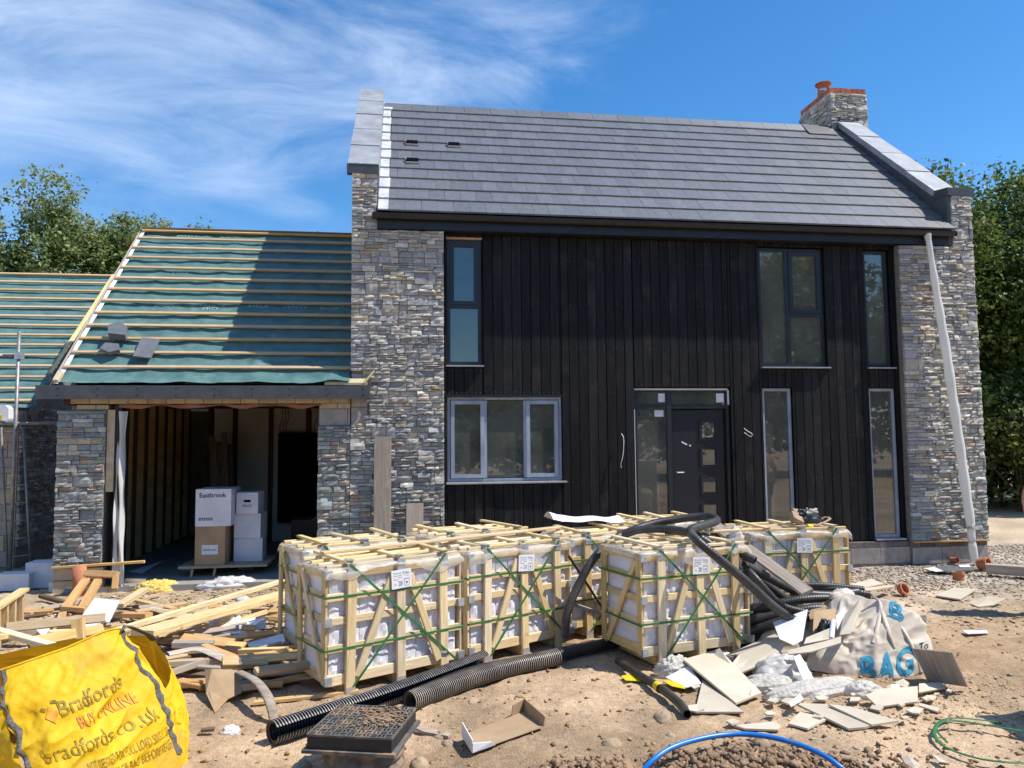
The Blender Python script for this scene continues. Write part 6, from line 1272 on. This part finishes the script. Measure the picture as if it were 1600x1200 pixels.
for k in range(26):
    u = cr.uniform(1080, 1500); v = cr.uniform(1062, 1142); r_ = cr.uniform(5, 15); n_ = cr.choice((4, 5, 5)); a0 = cr.random() * 6
    P = [(u + r_ * cr.uniform(.6, 1.2) * math.cos(a0 + 6.283 * i / n_), v + .45 * r_ * cr.uniform(.6, 1.2) * math.sin(a0 + 6.283 * i / n_), .012 + cr.uniform(0, .02)) for i in range(n_)]
    sheet('small broken chip of pale board on the soil around the torn bag', P, .010, 'cardl', 'board_chip', 'chip', group='chips of pale board')
# stones one can point at
for lab, u, v, r in (('largest brown rock on the soil below the short black pipe', 1036, 1118, .075), ('rounded brown rock beside the soil heap at the bottom', 955, 1160, .06), ('flat stone left of the blue pipe', 1048, 1146, .035), ('brown rock behind the manhole cover edge', 700, 1157, .05), ('grey rock on the soil right of the ribbed duct', 740, 1095, .05), ('small rock in front of the pale boards', 1172, 1124, .04), ('pale rock on the soil heap inside the blue arc', 1190, 1172, .07), ('rock at the shadow edge behind the right pale boards', 1500, 1080, .04), ('brown stone near the grey block', 1496, 974, .04), ('brown stone right of the first one near the grey block', 1506, 978, .035), ('stone left of the tray', 690, 1148, .06), ('stone at the manhole foot right', 655, 1190, .07), ('stone at the manhole foot left', 470, 1196, .07)):
    q = gp(u, v); lump('rock', lab, 'rock', (q.x, q.y, 0), r, r * .75, r * .75, rng.random() * 3, 'rock', int(u), .35, 1.8, 9, base=gz(q.x, q.y) - .006)
# pebbles, gravel, clods, chips: nobody could count them
def scatter(name, mat, pos, size, col, seed, flat=.6, tris=8):
    r = np.random.RandomState(seed); n = len(pos)
    base = np.array([(1, 0, 0), (0, 1, 0), (-1, 0, 0), (0, -1, 0), (0, 0, 1), (0, 0, -1)], float); fc = np.array([(0, 1, 4), (1, 2, 4), (2, 3, 4), (3, 0, 4), (1, 0, 5), (2, 1, 5), (3, 2, 5), (0, 3, 5)])
    b = base[None] + r.normal(size=(n, 6, 3)) * .28; b *= np.array([1, 1, flat]) * size[:, None, None] * (np.stack([.7 + .8 * r.rand(n), .7 + .6 * r.rand(n), .6 + .6 * r.rand(n)], -1))[:, None, :]
    a = r.rand(n) * 6.28; ca, sa = np.cos(a)[:, None], np.sin(a)[:, None]; x = b[..., 0] * ca - b[..., 1] * sa; y = b[..., 0] * sa + b[..., 1] * ca
    v = np.stack([x, y, b[..., 2]], -1) + pos[:, None, :]; f = (fc[None] + (np.arange(n) * 6)[:, None, None]).reshape(-1, 3)
    me = bpy.data.meshes.new(name); v = v.reshape(-1, 3).astype(np.float32); me.vertices.add(len(v)); me.vertices.foreach_set('co', v.ravel()); me.loops.add(f.size); me.loops.foreach_set('vertex_index', f.ravel().astype(np.int32)); me.polygons.add(len(f)); me.polygons.foreach_set('loop_start', np.arange(0, f.size, 3, dtype=np.int32)); me.update(calc_edges=True)
    c4_ = np.ones((len(f) * 3, 4), np.float32); c4_[:, :3] = np.repeat(col, 24, 0); at = me.color_attributes.new('Col', 'FLOAT_COLOR', 'CORNER'); at.data.foreach_set('color', c4_.ravel())
    o = newobj(name, me, I4, None, M[mat]); return tag(o, None, None, None, 'stuff')
rr = np.random.RandomState(77)
def onground(x, y, lift): return np.stack([x, y, gheight(x, y) + lift], -1)
n = 30000; x = rr.uniform(-4.5, 8.6, n); y = -6.3 + 6.6 * rr.rand(n) ** 1.15; dens = .25 + 1.3 * np.clip(fbm(x * 1.3 + 7, y * 1.3, 3) + .25, 0, 1); k = rr.rand(n) < dens; x, y = x[k], y[k]
s_ = .003 + .020 * rr.rand(len(x)) ** 5; c = np.array([.36, .25, .15]) * (.8 + .45 * rr.rand(len(x), 1)); c = np.where(rr.rand(len(x), 1) < .09, np.array([[.44, .40, .35]]) * (.7 + .5 * rr.rand(len(x), 1)), c)
scatter('pebbles', 'gravel', onground(x, y, s_ * .2), s_, c * 2.6, 1)
n = 9000; x = rr.uniform(5.2, 12, n); y = rr.uniform(-2.1, 1.5, n); k = (rr.rand(n) < np.clip((y + 2.1) * 1.2, 0, 1) * np.clip((x - 5.0) * 1.1, 0, 1)) & ~((x < 8.3) & (y > -.03)); x, y = x[k], y[k]
s_ = .008 + .016 * rr.rand(len(x)); scatter('gravel', 'gravel', onground(x, y, s_ * .2), s_, np.array([.46, .425, .37]) * (.55 + .8 * rr.rand(len(x), 1)) * 2.4, 2)
n = 7000; x = 1.6 + rr.normal(size=n) * .50; y = -6.0 + rr.normal(size=n) * .16; s_ = .003 + .026 * rr.rand(n) ** 4; scatter('soil_clods', 'clod', onground(x, y, s_ * .25), s_, (.75 + .5 * rr.rand(n, 1)) * np.ones((1, 3)), 3, .8)
n = 900; x = -.25 + rr.normal(size=n) * .35; y = -5.9 + rr.normal(size=n) * .10; s_ = .005 + .022 * rr.rand(n) ** 2.5; scatter('manhole_spoil', 'clod', onground(x, y, s_ * .25), s_, (.9 + .6 * rr.rand(n, 1)) * np.ones((1, 3)), 4, .8)
n = 2600; x = rr.uniform(-3.8, -.4, n); y = rr.uniform(-3.6, -.15, n); s_ = .008 + .03 * rr.rand(n) ** 2; pal = np.array([(.62, .50, .32), (.52, .46, .38), (.36, .28, .2), (.70, .68, .66), (.66, .52, .2)]); scatter('wood_chips', 'gravel', onground(x, y, .004), s_, pal[rr.randint(0, 5, n)] * (.6 + .6 * rr.rand(n, 1)) * 2.4, 5, .22)
n = 1500; x = rr.uniform(3.6, 8.5, n); y = rr.uniform(-3.4, -.2, n); s_ = .008 + .03 * rr.rand(n) ** 3; pal = np.array([(.62, .52, .38), (.54, .45, .34), (.40, .31, .22), (.66, .61, .54)]); scatter('pale_chips', 'gravel', onground(x, y, .004), s_, pal[rr.randint(0, 4, n)] * (.7 + .5 * rr.rand(n, 1)) * 2.4, 6, .22)
n = 1400; x = rr.uniform(2.4, 4.4, n); y = rr.uniform(-5.6, -4.6, n); s_ = .003 + .012 * rr.rand(n) ** 3; scatter('board_crumbs', 'gravel', onground(x, y, .003), s_, np.array([.62, .56, .46]) * (.7 + .5 * rr.rand(n, 1)) * 2.4, 7, .5)
# ------------------------------------------------------------------ person at the right edge (only a forearm is in frame)
def skin(name, joints, edges, radii, mat, parent=None, sub=2):
    me = bpy.data.meshes.new(name); me.from_pydata([tuple(j) for j in joints], edges, []); o = bpy.data.objects.new(name, me); COL.objects.link(o)
    m1 = o.modifiers.new('s', 'SKIN'); m2 = o.modifiers.new('d', 'SUBSURF'); m2.levels = m2.render_levels = sub
    for i, r in enumerate(radii): me.skin_vertices[0].data[i].radius = (r, r) if not isinstance(r, tuple) else r
    me.skin_vertices[0].data[0].use_root = True
    dg = bpy.context.evaluated_depsgraph_get(); e = bpy.data.meshes.new_from_object(o.evaluated_get(dg)); bpy.data.objects.remove(o); e.name = name; e.polygons.foreach_set('use_smooth', np.ones(len(e.polygons), bool)); e.materials.clear()
    return newobj(name, e, I4, parent, M[mat])
hx = fp(1599, 800, -3.05).x
PX, PY = hx + .36, -3.05
pe = thing('person', 'person standing at the right edge with one bare arm hanging into view', 'person', (PX, PY, 0))
def pj(*a): return [(PX + x, PY + y, z) for x, y, z in a]
J = pj((0, 0, .98), (0, 0, 1.15), (0, .01, 1.32), (0, .0, 1.45), (0, -.01, 1.55), (0, -.03, 1.66), (0, -.03, 1.76), (-.19, 0, 1.42), (-.30, .02, 1.16), (-.315, -.02, .93), (-.31, -.04, .84), (.19, 0, 1.42), (.29, .02, 1.16), (.27, -.08, .93), (.26, -.10, .84), (-.10, 0, .92), (-.11, -.02, .5), (-.12, .02, .09), (-.12, -.14, .04), (.10, 0, .92), (.11, -.02, .5), (.12, .02, .09), (.12, -.14, .04))
Ed = [(0, 1), (1, 2), (2, 3), (3, 4), (4, 5), (5, 6), (3, 7), (7, 8), (8, 9), (9, 10), (3, 11), (11, 12), (12, 13), (13, 14), (0, 15), (15, 16), (16, 17), (17, 18), (0, 19), (19, 20), (20, 21), (21, 22)]
body = skin('body', J, Ed, [.14, .13, .15, .10, .055, .085, .07, .065, .050, .036, .034, .065, .050, .036, .034, .09, .06, .045, .035, .09, .06, .045, .035], 'skin', pe)
def hand(side, base, dz):
    bx_, by_, bz_ = base
    for k, (o, L) in enumerate(((-.033, .075), (-.011, .085), (.011, .080), (.032, .062))):
        a = Vector((bx_ + side * .004, by_ + o, bz_ + .03)); b = a + Vector((side * .006, 0, -.075)); c2 = b + Vector((-side * .008, 0, -L * .55)); d = c2 + Vector((-side * .016, 0, -L * .42)); skin('finger', [a, b, c2, d], [(0, 1), (1, 2), (2, 3)], [.014, .011, .0095, .008], 'skin', body, 1)
    a = Vector((bx_, by_ - .02, bz_ + .01)); skin('thumb', [a, a + Vector((0, -.035, -.035)), a + Vector((-side * .006, -.045, -.075))], [(0, 1), (1, 2)], [.015, .012, .009], 'skin', body, 1)
hand(-1, (PX - .31, PY - .04, .82), 0); hand(1, (PX + .26, PY - .10, .82), 0)
skin('t_shirt', pj((0, 0, .95), (0, 0, 1.15), (0, .01, 1.32), (0, 0, 1.44), (-.17, 0, 1.42), (-.235, .01, 1.30), (.17, 0, 1.42), (.235, .01, 1.30)), [(0, 1), (1, 2), (2, 3), (3, 4), (4, 5), (3, 6), (6, 7)], [.165, .155, .17, .115, .085, .075, .085, .075], 'shirt', pe)
skin('trousers', pj((0, 0, .95), (-.10, 0, .88), (-.11, -.02, .5), (-.12, .02, .12), (.10, 0, .88), (.11, -.02, .5), (.12, .02, .12)), [(0, 1), (1, 2), (2, 3), (0, 4), (4, 5), (5, 6)], [.155, .11, .085, .075, .11, .085, .075], 'trouser', pe)
skin('hair', pj((0, 0, 1.70), (0, -.01, 1.79)), [(0, 1)], [.095, .075], 'hair', body)
MB().cyl((PX, PY - .125, 1.665), (PX, PY - .10, 1.69), .014, .01, 8).build('nose', M['skin'], body, True)
for s in (-1, 1): MB().cyl((PX + s * .032, PY - .108, 1.70), (PX + s * .032, PY - .112, 1.70), .012, n=8).build('eye', M['ink'], body); MB().box(PX + s * .075, PX + s * .09, PY - .04, PY, 1.65, 1.71).build('ear', M['skin'], body)
MB().box(PX - .025, PX + .025, PY - .114, PY - .108, 1.625, 1.632).build('mouth', M['leather'], body)
for s in (-1, 1): MB().prism([(PY - .20, .0), (PY + .07, .0), (PY + .07, .12), (PY - .04, .12), (PY - .20, .06)], PX + s * .12 - .05, PX + s * .12 + .05, 'X').build('boot', M['dwood'], pe)
# unseen block stack, added only to throw the shadow in the lower right corner
bs = thing('shadow_caster_stack', 'added unseen stack of grey blocks casting the shadow in the lower right corner', 'blocks', (4.95, -5.96, 0))
for j in range(6):
    for i in range(2):
        for k in range(3): MB().box(4.52 + i * .45, 4.96 + i * .45, -6.3 + k * .225, -6.08 + k * .225, j * .22, j * .22 + .215).build('block', M['block'], bs)
